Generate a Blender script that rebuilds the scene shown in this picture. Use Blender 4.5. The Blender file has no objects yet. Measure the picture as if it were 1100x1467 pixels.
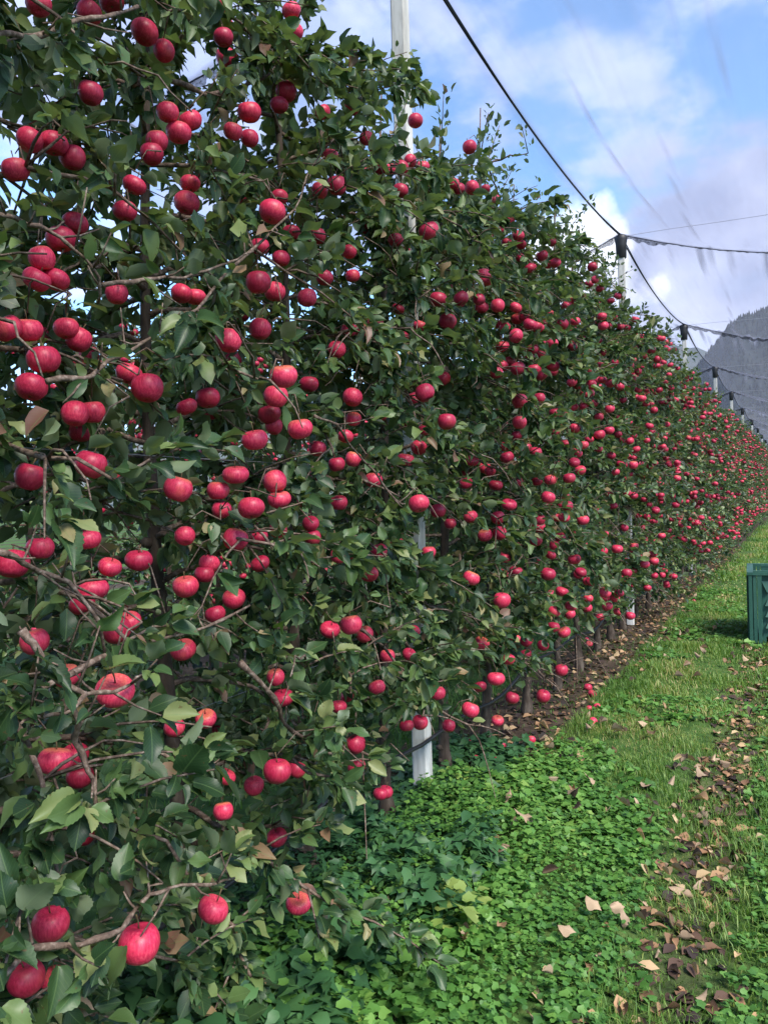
import bpy, math, random
import numpy as np
from mathutils import Matrix, Vector

# ------------------------------------------------------------------ camera, sky, sun, exposure
scene = bpy.context.scene
W_PX, H_PX, F_PX = 1100.0, 1467.0, 1120.0
YAW, PITCH, ROLL = 0.48804, -0.01731, -0.03288
CAM = np.array([1.751, 0.0, 1.6])
fw = np.array([-math.sin(YAW) * math.cos(PITCH), math.cos(YAW) * math.cos(PITCH), math.sin(PITCH)])
rt = np.cross(fw, [0, 0, 1]); rt /= np.linalg.norm(rt)
up = np.cross(rt, fw)
rt, up = rt * math.cos(ROLL) + up * math.sin(ROLL), up * math.cos(ROLL) - rt * math.sin(ROLL)
cam_data = bpy.data.cameras.new('camera')
cam = bpy.data.objects.new('camera', cam_data)
scene.collection.objects.link(cam)
cam.matrix_world = Matrix(((rt[0], up[0], -fw[0], CAM[0]), (rt[1], up[1], -fw[1], CAM[1]), (rt[2], up[2], -fw[2], CAM[2]), (0, 0, 0, 1)))
cam_data.sensor_fit = 'HORIZONTAL'
cam_data.sensor_width = 36.0
cam_data.lens = 36.0 * F_PX / W_PX
cam_data.clip_start = 0.05
cam_data.clip_end = 30000
scene.camera = cam

SUN_EL, SUN_AZ = math.radians(48), math.radians(118)      # azimuth clockwise from +Y (the row's direction)
SKY_STRENGTH, SUN_STRENGTH, EXPOSURE = 0.12, 2.9, 1.64

world = bpy.data.worlds.new('World'); scene.world = world
world.use_nodes = True
wn, wl = world.node_tree.nodes, world.node_tree.links
wn.clear()
def N(nodes, t, **kw):
    n = nodes.new(t)
    for k, v in kw.items(): setattr(n, k, v)
    return n
def math_node(nodes, links, op, a, b=None, clamp=False):
    n = N(nodes, 'ShaderNodeMath', operation=op, use_clamp=clamp)
    for i, x in enumerate((a, b)):
        if x is None: continue
        if isinstance(x, (int, float)): n.inputs[i].default_value = x
        else: links.new(x, n.inputs[i])
    return n.outputs[0]
def ramp_node(nodes, links, fac, stops, interp='LINEAR'):
    n = N(nodes, 'ShaderNodeValToRGB'); n.color_ramp.interpolation = interp
    e = n.color_ramp.elements
    while len(e) < len(stops): e.new(0.5)
    for i, (p, c) in enumerate(stops):
        e[i].position = p; e[i].color = (*c, 1) if len(c) == 3 else c
    if fac is not None: links.new(fac, n.inputs[0])
    return n.outputs[0]
def mix_node(nodes, links, fac, a, b, mode='MIX'):
    n = N(nodes, 'ShaderNodeMix', data_type='RGBA', blend_type=mode)
    for s, x in ((0, fac), (6, a), (7, b)):
        if isinstance(x, (int, float)): n.inputs[s].default_value = x
        elif isinstance(x, tuple): n.inputs[s].default_value = (*x, 1)
        else: links.new(x, n.inputs[s])
    return n.outputs[2]
sky = N(wn, 'ShaderNodeTexSky', sky_type='NISHITA', sun_disc=False)
sky.sun_elevation, sky.sun_rotation = SUN_EL, SUN_AZ
sky.air_density, sky.dust_density, sky.ozone_density = 1.0, 0.6, 1.5
tc = N(wn, 'ShaderNodeTexCoord')
sep = N(wn, 'ShaderNodeSeparateXYZ'); wl.new(tc.outputs['Generated'], sep.inputs[0])
zz = math_node(wn, wl, 'ADD', math_node(wn, wl, 'MAXIMUM', sep.outputs[2], 0.0), 0.22)
px_ = math_node(wn, wl, 'DIVIDE', sep.outputs[0], zz)
py_ = math_node(wn, wl, 'DIVIDE', sep.outputs[1], zz)
comb = N(wn, 'ShaderNodeCombineXYZ'); wl.new(px_, comb.inputs[0]); wl.new(py_, comb.inputs[1])
comb.inputs[2].default_value = 3.7
n1 = N(wn, 'ShaderNodeTexNoise'); n1.inputs['Scale'].default_value = 3.4; n1.inputs['Detail'].default_value = 7; n1.inputs['Roughness'].default_value = 0.56
wl.new(comb.outputs[0], n1.inputs['Vector'])
cl = ramp_node(wn, wl, n1.outputs['Fac'], [(0.40, (0, 0, 0)), (0.60, (1, 1, 1))], 'EASE')
# a cumulus bank standing over the valley, low above the row
d0 = Vector((math.sin(math.radians(-13.9)) * math.cos(math.radians(15.4)), math.cos(math.radians(-13.9)) * math.cos(math.radians(15.4)), math.sin(math.radians(15.4))))
dot = N(wn, 'ShaderNodeVectorMath', operation='DOT_PRODUCT'); wl.new(tc.outputs['Generated'], dot.inputs[0]); dot.inputs[1].default_value = d0
n2 = N(wn, 'ShaderNodeTexNoise'); n2.inputs['Scale'].default_value = 9; n2.inputs['Detail'].default_value = 5
wl.new(tc.outputs['Generated'], n2.inputs['Vector'])
bank = math_node(wn, wl, 'ADD', dot.outputs['Value'], math_node(wn, wl, 'MULTIPLY', math_node(wn, wl, 'SUBTRACT', n2.outputs['Fac'], 0.5), 0.018))
bank = ramp_node(wn, wl, bank, [(0.9968, (0, 0, 0)), (0.9984, (1, 1, 1))])
# a wide lilac-grey layer over the valley's head
d1 = Vector((math.sin(math.radians(-2)) * math.cos(math.radians(12)), math.cos(math.radians(-2)) * math.cos(math.radians(12)), math.sin(math.radians(12))))
dot1 = N(wn, 'ShaderNodeVectorMath', operation='DOT_PRODUCT'); wl.new(tc.outputs['Generated'], dot1.inputs[0]); dot1.inputs[1].default_value = d1
layer = math_node(wn, wl, 'ADD', dot1.outputs['Value'], math_node(wn, wl, 'MULTIPLY', math_node(wn, wl, 'SUBTRACT', n1.outputs['Fac'], 0.5), 0.06))
layer = ramp_node(wn, wl, layer, [(0.972, (0, 0, 0)), (0.990, (0.9, 0.9, 0.9))], 'EASE')
shade = ramp_node(wn, wl, n2.outputs['Fac'], [(0.3, (1.8, 2.25, 4.0)), (0.7, (3.3, 3.7, 5.3))])
skyc = mix_node(wn, wl, 1.0, sky.outputs[0], (0.70, 0.92, 1.08), 'MULTIPLY')
c1 = mix_node(wn, wl, math_node(wn, wl, 'MULTIPLY', cl, 0.85), skyc, shade)
lilac = ramp_node(wn, wl, n2.outputs['Fac'], [(0.35, (1.55, 1.75, 2.6)), (0.65, (2.75, 2.95, 3.9))])
c1b = mix_node(wn, wl, layer, c1, lilac)
c2 = mix_node(wn, wl, bank, c1b, (8.0, 8.0, 8.2))
bg = N(wn, 'ShaderNodeBackground'); bg.inputs['Strength'].default_value = SKY_STRENGTH
wl.new(c2, bg.inputs['Color'])
wo = N(wn, 'ShaderNodeOutputWorld'); wl.new(bg.outputs[0], wo.inputs['Surface'])

sun_data = bpy.data.lights.new('sun', 'SUN')
sun_data.energy, sun_data.angle, sun_data.color = SUN_STRENGTH, math.radians(24), (1.0, 0.94, 0.84)
sun = bpy.data.objects.new('sun', sun_data); scene.collection.objects.link(sun)
sd = Vector((math.sin(SUN_AZ) * math.cos(SUN_EL), math.cos(SUN_AZ) * math.cos(SUN_EL), math.sin(SUN_EL)))
sun.rotation_euler = (-sd).to_track_quat('-Z', 'Y').to_euler()
sun.location = (20, -10, 30)

scene.view_settings.view_transform = 'Standard'
scene.view_settings.look = 'None'
scene.view_settings.gamma = 1.0
scene.view_settings.use_curve_mapping = False
scene.view_settings.exposure = EXPOSURE
scene.render.engine = 'CYCLES'
cy = scene.cycles
cy.max_bounces, cy.diffuse_bounces, cy.glossy_bounces, cy.transmission_bounces = 5, 3, 2, 3
cy.transparent_max_bounces, cy.volume_bounces = 12, 0
cy.use_denoising = True
cy.caustics_reflective = cy.caustics_refractive = False

# ------------------------------------------------------------------ helpers
rng = np.random.default_rng(11)
random.seed(5)
COL = scene.collection
def ray(px, py): return fw + rt * (px - W_PX / 2) / F_PX - up * (py - H_PX / 2) / F_PX
def on_plane(px, py, X):
    d = ray(px, py); return CAM + d * (X - CAM[0]) / d[0]
def on_ground(px, py, z=0.0):
    d = ray(px, py); return CAM + d * (z - CAM[2]) / d[2]
def unit(v): return v / np.maximum(np.linalg.norm(v, axis=-1, keepdims=True), 1e-9)

def wavy(x, y, seed, scale):
    r = np.random.default_rng(seed); o = 0
    for i in range(6):
        a = r.uniform(0, 6.28); k = scale * r.uniform(0.5, 1.6)
        o = o + np.sin((np.cos(a) * x + np.sin(a) * y) * k + r.uniform(0, 6.28))
    return o / 6
def gz(x, y):
    x = np.asarray(x, float); y = np.asarray(y, float)
    near = np.exp(-np.maximum(np.hypot(x, y) - 40, 0) / 10)
    h = 0.035 * wavy(x, y, 1, 2.2) + 0.02 * wavy(x, y, 2, 6)
    h = h + 0.05 * np.exp(-(x / 0.45) ** 2) - 0.035 * np.exp(-((x - 1.36) / 0.16) ** 2)
    return h * near

def mesh_from(name, verts, faces, mat=None, smooth=True, attrs=None, uv=None):
    """verts (V,3), faces (F,k) ints (one k) or list of lists"""
    me = bpy.data.meshes.new(name)
    verts = np.asarray(verts, np.float32)
    if isinstance(faces, np.ndarray):
        F, k = faces.shape
        me.vertices.add(len(verts)); me.vertices.foreach_set('co', verts.ravel())
        me.loops.add(F * k); me.loops.foreach_set('vertex_index', faces.astype(np.int32).ravel())
        me.polygons.add(F); me.polygons.foreach_set('loop_start', np.arange(0, F * k, k, dtype=np.int32))
        me.update(calc_edges=True)
    else:
        me.from_pydata([tuple(v) for v in verts], [], faces)
    me.polygons.foreach_set('use_smooth', np.full(len(me.polygons), smooth))
    if uv is not None:
        li = np.empty(len(me.loops), np.int32); me.loops.foreach_get('vertex_index', li)
        l = me.uv_layers.new(name='UVMap'); l.data.foreach_set('uv', np.asarray(uv, np.float32)[li].ravel())
    for k_, v_ in (attrs or {}).items():
        a = me.attributes.new(k_, 'FLOAT', 'POINT'); a.data.foreach_set('value', np.asarray(v_, np.float32))
    if mat: me.materials.append(mat)
    me.update()
    return me
def link(name, data, parent=None, **props):
    o = bpy.data.objects.new(name, data); COL.objects.link(o)
    if parent: o.parent = parent
    for k, v in props.items(): o[k] = v
    return o
def empty(name, loc, label, cat, group=None):
    o = link(name, None, label=label, category=cat); o.location = loc
    o.empty_display_size = 0.1
    if group: o['group'] = group
    return o

class Geo:
    """collects quads / tris of one mesh"""
    def __init__(s): s.v = []; s.f = []; s.n = 0
    def add(s, v, f):
        s.v += [tuple(map(float, p)) for p in v]; s.f += [[i + s.n for i in q] for q in f]; s.n = len(s.v)
    def tube(s, pts, rad, sides=6, cap=True):
        pts = np.asarray(pts, float); rad = np.broadcast_to(np.asarray(rad, float), (len(pts),))
        t = unit(np.gradient(pts, axis=0))
        ref = np.array([0.3, 0.2, 1.0]) if abs(t[0][2]) < 0.9 else np.array([1.0, 0.2, 0])
        V = []
        for p, q, r in zip(pts, t, rad):
            a = unit(np.cross(q, ref)); b = np.cross(q, a)
            for k in range(sides):
                th = 2 * math.pi * k / sides
                V.append(p + r * (math.cos(th) * a + math.sin(th) * b))
        F = [[i * sides + k, i * sides + (k + 1) % sides, (i + 1) * sides + (k + 1) % sides, (i + 1) * sides + k] for i in range(len(pts) - 1) for k in range(sides)]
        if cap: F += [list(range(sides))[::-1], [(len(pts) - 1) * sides + k for k in range(sides)]]
        s.add(V, F)
    def box(s, lo, hi):
        x0, y0, z0 = lo; x1, y1, z1 = hi
        s.add([(x0, y0, z0), (x1, y0, z0), (x1, y1, z0), (x0, y1, z0), (x0, y0, z1), (x1, y0, z1), (x1, y1, z1), (x0, y1, z1)],
              [[0, 3, 2, 1], [4, 5, 6, 7], [0, 1, 5, 4], [1, 2, 6, 5], [2, 3, 7, 6], [3, 0, 4, 7]])
    def mesh(s, name, mat, smooth=True): return mesh_from(name, s.v, s.f, mat, smooth)

# ------------------------------------------------------------------ materials
def new_mat(name):
    m = bpy.data.materials.new(name); m.use_nodes = True
    n, l = m.node_tree.nodes, m.node_tree.links; n.clear()
    out = N(n, 'ShaderNodeOutputMaterial')
    return m, n, l, out
def principled(n, l, out, color=None, rough=0.6, spec=0.5):
    p = N(n, 'ShaderNodeBsdfPrincipled')
    p.inputs['Roughness'].default_value = rough
    p.inputs['Specular IOR Level'].default_value = spec
    if isinstance(color, tuple): p.inputs['Base Color'].default_value = (*color, 1)
    elif color is not None: l.new(color, p.inputs['Base Color'])
    l.new(p.outputs[0], out.inputs['Surface'])
    return p
def noise(n, l, scale, detail=4, rough=0.55, vec=None):
    t = N(n, 'ShaderNodeTexNoise'); t.inputs['Scale'].default_value = scale; t.inputs['Detail'].default_value = detail; t.inputs['Roughness'].default_value = rough
    if vec is not None: l.new(vec, t.inputs['Vector'])
    return t.outputs['Fac']
def coords(n, kind='Object'): return N(n, 'ShaderNodeTexCoord').outputs[kind]
def bump(n, l, p, h, strength, dist):
    b = N(n, 'ShaderNodeBump'); b.inputs['Strength'].default_value = strength; b.inputs['Distance'].default_value = dist
    l.new(h, b.inputs['Height']); l.new(b.outputs[0], p.inputs['Normal'])

def leaf_mat(name, per_object, stops, under, trans=0.22, rough=0.42, spec=0.45, veins=True, tip=None):
    m, n, l, out = new_mat(name)
    if per_object: rnd = N(n, 'ShaderNodeObjectInfo').outputs['Random']
    else: rnd = N(n, 'ShaderNodeAttribute', attribute_name='rnd').outputs['Fac']
    col = ramp_node(n, l, rnd, stops)
    geo = N(n, 'ShaderNodeNewGeometry')
    if veins:
        uvn = N(n, 'ShaderNodeUVMap', uv_map='UVMap')
        s = N(n, 'ShaderNodeSeparateXYZ'); l.new(uvn.outputs[0], s.inputs[0])
        au = math_node(n, l, 'ABSOLUTE', math_node(n, l, 'SUBTRACT', s.outputs[0], 0.5))
        mid = math_node(n, l, 'LESS_THAN', au, 0.022)
        ph = math_node(n, l, 'SUBTRACT', math_node(n, l, 'MULTIPLY', s.outputs[1], 9.0), math_node(n, l, 'MULTIPLY', au, 7.0))
        fr = math_node(n, l, 'FRACT', ph)
        side = math_node(n, l, 'LESS_THAN', fr, 0.13)
        v = math_node(n, l, 'MAXIMUM', mid, math_node(n, l, 'MULTIPLY', side, 0.4))
        col = mix_node(n, l, math_node(n, l, 'MULTIPLY', v, 0.45), col, (0.13, 0.20, 0.07))
        # blotches: dry spots and uneven green inside one leaf
        nz = noise(n, l, 2.6 if per_object else 38, 3, 0.6, coords(n, 'Object'))
        col = mix_node(n, l, math_node(n, l, 'MULTIPLY', nz, 0.55), col, mix_node(n, l, 1.0, col, (0.55, 0.66, 0.75), 'MULTIPLY'))
        spot = math_node(n, l, 'GREATER_THAN', noise(n, l, 5.5 if per_object else 80, 2, 0.5, coords(n, 'Object')), 0.69)
        col = mix_node(n, l, math_node(n, l, 'MULTIPLY', spot, 0.6), col, (0.10, 0.05, 0.02))
    if under: col = mix_node(n, l, math_node(n, l, 'MULTIPLY', geo.outputs['Backfacing'], 0.7), col, under)
    p = principled(n, l, out, col, rough, spec)
    tr = N(n, 'ShaderNodeBsdfTranslucent')
    tcol = mix_node(n, l, 1.0, col, (1.5, 1.7, 0.7), 'MULTIPLY'); l.new(tcol, tr.inputs['Color'])
    mx = N(n, 'ShaderNodeMixShader'); mx.inputs[0].default_value = trans
    l.new(p.outputs[0], mx.inputs[1]); l.new(tr.outputs[0], mx.inputs[2]); l.new(mx.outputs[0], out.inputs['Surface'])
    return m
APPLE_LEAF = [(0.0, (0.015, 0.038, 0.014)), (0.35, (0.026, 0.060, 0.020)), (0.58, (0.044, 0.090, 0.028)), (0.75, (0.084, 0.140, 0.040)),
              (0.88, (0.15, 0.20, 0.065)), (0.96, (0.22, 0.23, 0.09)), (0.985, (0.26, 0.17, 0.09)), (1.0, (0.16, 0.07, 0.05))]
UNDER = (0.155, 0.195, 0.115)
M_LEAF = leaf_mat('apple_leaf_mass', False, APPLE_LEAF, UNDER, rough=0.46, spec=0.38)
M_LEAF_OBJ = leaf_mat('apple_leaf', True, APPLE_LEAF, UNDER, rough=0.46, spec=0.38)
M_LEAF_FAR = leaf_mat('apple_leaf_far', False, APPLE_LEAF, UNDER, veins=False)
WEED = [(0.0, (0.040, 0.115, 0.026)), (0.45, (0.076, 0.185, 0.036)), (0.85, (0.135, 0.265, 0.055)), (1.0, (0.22, 0.30, 0.07))]
M_WEED = leaf_mat('weed_leaf', False, WEED, (0.10, 0.2, 0.08), trans=0.3, rough=0.5, spec=0.3, veins=False)
DARKWEED = [(0.0, (0.022, 0.070, 0.026)), (0.6, (0.036, 0.102, 0.036)), (1.0, (0.060, 0.14, 0.045))]
M_WEED_DARK = leaf_mat('nettle_leaf', False, DARKWEED, (0.06, 0.12, 0.08), trans=0.2, rough=0.5, spec=0.3, veins=False)
GRASS = [(0.0, (0.045, 0.110, 0.020)), (0.45, (0.092, 0.182, 0.034)), (0.78, (0.165, 0.235, 0.052)), (0.95, (0.22, 0.24, 0.07)), (1.0, (0.32, 0.27, 0.12))]
M_GRASS = leaf_mat('grass_blade', False, GRASS, None, trans=0.3, rough=0.5, spec=0.3, veins=False)
DRY = [(0.0, (0.030, 0.022, 0.022)), (0.3, (0.085, 0.050, 0.036)), (0.55, (0.21, 0.115, 0.065)), (0.8, (0.33, 0.20, 0.11)), (1.0, (0.42, 0.31, 0.18))]
M_DRY = leaf_mat('dry_leaf', True, DRY, (0.36, 0.26, 0.18), trans=0.1, rough=0.75, spec=0.2, veins=True)
M_LITTER = leaf_mat('leaf_litter', False, DRY, None, trans=0.1, rough=0.8, spec=0.2, veins=False)

def apple_mat(single=True):
    m, n, l, out = new_mat('apple_skin' if single else 'apple_skin_far')
    tcn = N(n, 'ShaderNodeTexCoord'); oi = N(n, 'ShaderNodeObjectInfo')
    mp = N(n, 'ShaderNodeMapping'); mp.inputs['Scale'].default_value = (5.5, 5.5, 1.1); l.new(tcn.outputs['Object'], mp.inputs['Vector'])
    va = N(n, 'ShaderNodeVectorMath', operation='ADD'); l.new(mp.outputs[0], va.inputs[0])
    cb = N(n, 'ShaderNodeCombineXYZ'); l.new(math_node(n, l, 'MULTIPLY', oi.outputs['Random'], 50.0), cb.inputs[0]); l.new(cb.outputs[0], va.inputs[1])
    st = noise(n, l, 1.6, 5, 0.65, va.outputs[0])
    col = ramp_node(n, l, st, [(0.30, (0.30, 0.008, 0.034)), (0.5, (0.50, 0.020, 0.068)), (0.70, (0.62, 0.065, 0.110))])
    # paler blush on one flank, where the skin was shaded while it grew
    bl = noise(n, l, 9.0, 2, 0.5, va.outputs[0])
    vs = N(n, 'ShaderNodeVectorMath', operation='ADD'); l.new(tcn.outputs['Object'], vs.inputs[0]); l.new(cb.outputs[0], vs.inputs[1])
    big = noise(n, l, 0.85, 2, 0.5, vs.outputs[0])
    bf = ramp_node(n, l, big, [(0.56, (0, 0, 0)), (0.78, (1, 1, 1))])
    col = mix_node(n, l, math_node(n, l, 'MULTIPLY', bf, 0.4), col, (0.58, 0.10, 0.075))
    vor = N(n, 'ShaderNodeTexVoronoi'); vor.inputs['Scale'].default_value = 15; l.new(tcn.outputs['Object'], vor.inputs['Vector'])
    sp = math_node(n, l, 'LESS_THAN', vor.outputs['Distance'], 0.16)
    col = mix_node(n, l, math_node(n, l, 'MULTIPLY', sp, 0.35), col, (0.62, 0.22, 0.17))
    sz_ = N(n, 'ShaderNodeSeparateXYZ'); l.new(tcn.outputs['Object'], sz_.inputs[0])
    crown = ramp_node(n, l, math_node(n, l, 'ADD', sz_.outputs[2], math_node(n, l, 'MULTIPLY', st, 0.5)), [(0.72, (0, 0, 0)), (1.25, (1, 1, 1))])
    crown = math_node(n, l, 'MULTIPLY', crown, ramp_node(n, l, oi.outputs['Random'], [(0.55, (0, 0, 0)), (1.0, (0.5, 0.5, 0.5))]))
    if single: col = mix_node(n, l, crown, col, (0.42, 0.20, 0.05))
    tint = ramp_node(n, l, oi.outputs['Random'], [(0, (0.62, 0.5, 0.62)), (0.5, (1.0, 1.0, 1.0)), (1, (1.2, 1.5, 1.3))])
    col = mix_node(n, l, 1.0, col, tint, 'MULTIPLY')
    p = principled(n, l, out, col, 0.44, 0.36)
    p.inputs['Coat Weight'].default_value = 0.05; p.inputs['Coat Roughness'].default_value = 0.3
    p.inputs['Subsurface Weight'].default_value = 0.0
    return m
M_APPLE, M_APPLE_FAR = apple_mat(), apple_mat(False)
def simple(name, stops, scale, rough=0.7, spec=0.3, bs=0.3, bd=0.01, stretch=None, detail=6):
    m, n, l, out = new_mat(name)
    v = coords(n, 'Object')
    if stretch:
        mp = N(n, 'ShaderNodeMapping'); mp.inputs['Scale'].default_value = stretch; l.new(v, mp.inputs['Vector']); v = mp.outputs[0]
    f = noise(n, l, scale, detail, 0.6, v)
    p = principled(n, l, out, ramp_node(n, l, f, stops), rough, spec)
    if bs: bump(n, l, p, f, bs, bd)
    return m
M_BARK = simple('bark', [(0.3, (0.020, 0.015, 0.012)), (0.5, (0.055, 0.041, 0.032)), (0.7, (0.12, 0.098, 0.078))], 22, 0.85, 0.2, 0.8, 0.012, (1, 1, 0.35))
M_TWIG = simple('twig_bark', [(0.3, (0.045, 0.030, 0.024)), (0.5, (0.115, 0.078, 0.058)), (0.62, (0.20, 0.15, 0.12)), (0.75, (0.33, 0.28, 0.23))], 75, 0.75, 0.25, 0.9, 0.004)
M_STALK = simple('stalk', [(0.3, (0.07, 0.045, 0.02)), (0.7, (0.13, 0.09, 0.04))], 60, 0.6)
M_POST = simple('concrete', [(0.28, (0.26, 0.25, 0.23)), (0.45, (0.46, 0.45, 0.42)), (0.58, (0.58, 0.57, 0.54)), (0.75, (0.66, 0.65, 0.62))], 16, 0.85, 0.25, 0.4, 0.004, (1, 1, 0.16), 9)
M_CAP = simple('black_plastic', [(0.3, (0.012, 0.012, 0.014)), (0.7, (0.035, 0.035, 0.04))], 8, 0.5, 0.4, 0.15, 0.003)
M_PIPE = simple('pipe_plastic', [(0.3, (0.008, 0.008, 0.010)), (0.7, (0.020, 0.020, 0.022))], 20, 0.45, 0.4, 0.1, 0.001)
M_CABLE = simple('cable', [(0.3, (0.012, 0.014, 0.024)), (0.7, (0.035, 0.038, 0.055))], 30, 0.5, 0.4, 0)
M_WIRE = simple('steel_wire', [(0.3, (0.14, 0.14, 0.15)), (0.7, (0.24, 0.24, 0.25))], 30, 0.5, 0.5, 0)
M_BIN = simple('green_plastic', [(0.25, (0.012, 0.050, 0.038)), (0.5, (0.020, 0.076, 0.056)), (0.62, (0.034, 0.098, 0.074)), (0.75, (0.085, 0.13, 0.105))], 6, 0.48, 0.4, 0.08, 0.003, (1, 1, 0.25), 9)

def ground_mat():
    m, n, l, out = new_mat('orchard_ground')
    pos = N(n, 'ShaderNodeNewGeometry').outputs['Position']
    s = N(n, 'ShaderNodeSeparateXYZ'); l.new(pos, s.inputs[0])
    a = noise(n, l, 9, 8, 0.65, pos); b = noise(n, l, 1.6, 4, 0.55, pos)
    soil = ramp_node(n, l, a, [(0.3, (0.016, 0.012, 0.009)), (0.5, (0.045, 0.033, 0.024)), (0.7, (0.085, 0.062, 0.045))])
    turf = ramp_node(n, l, a, [(0.3, (0.018, 0.040, 0.010)), (0.5, (0.040, 0.085, 0.020)), (0.72, (0.095, 0.125, 0.040))])
    dist = math_node(n, l, 'ABSOLUTE', math_node(n, l, 'SUBTRACT', math_node(n, l, 'MULTIPLY', math_node(n, l, 'FRACT', math_node(n, l, 'ADD', math_node(n, l, 'DIVIDE', s.outputs[0], 3.5), 0.5)), 3.5), 1.75))
    d2 = math_node(n, l, 'ADD', dist, math_node(n, l, 'MULTIPLY', math_node(n, l, 'SUBTRACT', b, 0.5), 0.35))
    k = ramp_node(n, l, d2, [(0.30, (0, 0, 0)), (0.50, (1, 1, 1))])
    rutd = math_node(n, l, 'ABSOLUTE', math_node(n, l, 'SUBTRACT', s.outputs[0], 1.36))
    rut = ramp_node(n, l, math_node(n, l, 'ADD', rutd, math_node(n, l, 'MULTIPLY', math_node(n, l, 'SUBTRACT', b, 0.5), 0.4)), [(0.05, (0.45, 0.45, 0.45)), (0.22, (0, 0, 0))])
    k2 = math_node(n, l, 'SUBTRACT', k, rut, True)
    far = N(n, 'ShaderNodeMapRange'); l.new(s.outputs[1], far.inputs[0]); far.inputs[1].default_value = 60; far.inputs[2].default_value = 120
    k3 = math_node(n, l, 'MAXIMUM', k2, far.outputs[0])
    col = mix_node(n, l, k3, soil, turf)
    p = principled(n, l, out, col, 0.95, 0.1)
    bump(n, l, p, a, 0.8, 0.03)
    return m
M_GROUND = ground_mat()

def net_mat():
    m, n, l, out = new_mat('hail_net_mesh')
    at = N(n, 'ShaderNodeAttribute', attribute_name='gather').outputs['Fac']
    uvn = N(n, 'ShaderNodeUVMap', uv_map='UVMap').outputs[0]
    mp = N(n, 'ShaderNodeMapping'); mp.inputs['Scale'].default_value = (2.2, 0.35, 1); l.new(uvn, mp.inputs['Vector'])
    soft = noise(n, l, 1.0, 4, 0.6, mp.outputs[0])
    cov = math_node(n, l, 'ADD', math_node(n, l, 'MULTIPLY', soft, 0.24), 0.22)
    cov = math_node(n, l, 'ADD', cov, math_node(n, l, 'MULTIPLY', at, 0.75), True)
    tr = N(n, 'ShaderNodeBsdfTransparent')
    df = N(n, 'ShaderNodeBsdfDiffuse'); tl = N(n, 'ShaderNodeBsdfTranslucent')
    c = (0.165, 0.175, 0.225)
    df.inputs['Color'].default_value = (*c, 1); tl.inputs['Color'].default_value = (*c, 1)
    m1 = N(n, 'ShaderNodeMixShader'); m1.inputs[0].default_value = 0.6; l.new(df.outputs[0], m1.inputs[1]); l.new(tl.outputs[0], m1.inputs[2])
    m2 = N(n, 'ShaderNodeMixShader'); l.new(cov, m2.inputs[0]); l.new(tr.outputs[0], m2.inputs[1]); l.new(m1.outputs[0], m2.inputs[2])
    l.new(m2.outputs[0], out.inputs['Surface'])
    return m
M_NET = net_mat()
def hem_mat():
    m, n, l, out = new_mat('bunched_net')
    f = noise(n, l, 60, 3, 0.6, coords(n, 'Object'))
    cov = ramp_node(n, l, f, [(0.3, (0.45, 0.45, 0.45)), (0.7, (0.95, 0.95, 0.95))])
    d = N(n, 'ShaderNodeBsdfDiffuse'); d.inputs['Color'].default_value = (0.035, 0.037, 0.05, 1)
    t = N(n, 'ShaderNodeBsdfTransparent'); mx = N(n, 'ShaderNodeMixShader')
    l.new(cov, mx.inputs[0]); l.new(t.outputs[0], mx.inputs[1]); l.new(d.outputs[0], mx.inputs[2]); l.new(mx.outputs[0], out.inputs['Surface'])
    return m
M_HEM = hem_mat()

# ------------------------------------------------------------------ ground
def graded(a, b, fine, c0, c1, n_out, reach):
    mid = np.arange(c0, c1, fine)
    g = np.geomspace(fine, reach, n_out)
    return np.concatenate([(c0 - np.cumsum(g))[::-1], mid, c1 + np.cumsum(g) - fine * 0.5])
gx_ = graded(0, 0, 0.06, -0.9, 3.0, 40, 2200); gy_ = graded(0, 0, 0.12, 1.0, 14.0, 42, 2200)
GX, GY = np.meshgrid(gx_, gy_)
GV = np.stack([GX, GY, gz(GX, GY)], -1).reshape(-1, 3)
def grid_faces(ny, nx):
    i = np.arange(ny - 1)[:, None] * nx + np.arange(nx - 1)[None, :]
    return np.stack([i, i + 1, i + nx + 1, i + nx], -1).reshape(-1, 4)
link('ground', mesh_from('ground', GV, grid_faces(len(gy_), len(gx_)), M_GROUND), kind='structure')

# ------------------------------------------------------------------ mountains
M_FOREST = simple('forest', [(0.3, (0.012, 0.017, 0.014)), (0.55, (0.022, 0.028, 0.022)), (0.75, (0.040, 0.040, 0.032))], 0.012, 0.95, 0.1, 0)
M_ROCK = simple('far_mountain', [(0.3, (0.05, 0.065, 0.06)), (0.6, (0.10, 0.11, 0.10)), (0.8, (0.17, 0.17, 0.17))], 0.003, 0.95, 0.1, 0)
def mountain(name, azs, els, dist, base, mat, seed):
    az = np.linspace(azs[0], azs[-1], 150); el = np.interp(az, azs, els)
    el = el + 0.12 * np.sin(az * 2.3 + seed) + 0.04 * np.sin(az * 6.1)
    t = np.linspace(0, 1.6, 40)
    A, T = np.meshgrid(az, t)
    E = np.broadcast_to(el, A.shape)
    Hh = np.tan(np.radians(E)) * dist
    prof = np.where(T <= 1, np.clip(T, 0, 1) ** 1.25, 1 - (T - 1) * 0.9)
    D = base + (dist - base) * T
    X = CAM[0] + D * np.sin(np.radians(A)); Y = D * np.cos(np.radians(A))
    Z = Hh * prof + 0.02 * dist * wavy(X / 260, Y / 260, seed, 1.0) * np.sin(np.clip(T, 0, 1) * math.pi) - 3
    V = np.stack([X, Y, Z], -1).reshape(-1, 3)
    link(name, mesh_from(name, V, grid_faces(*A.shape), mat), kind='structure')
    return X, Y, Z
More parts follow.
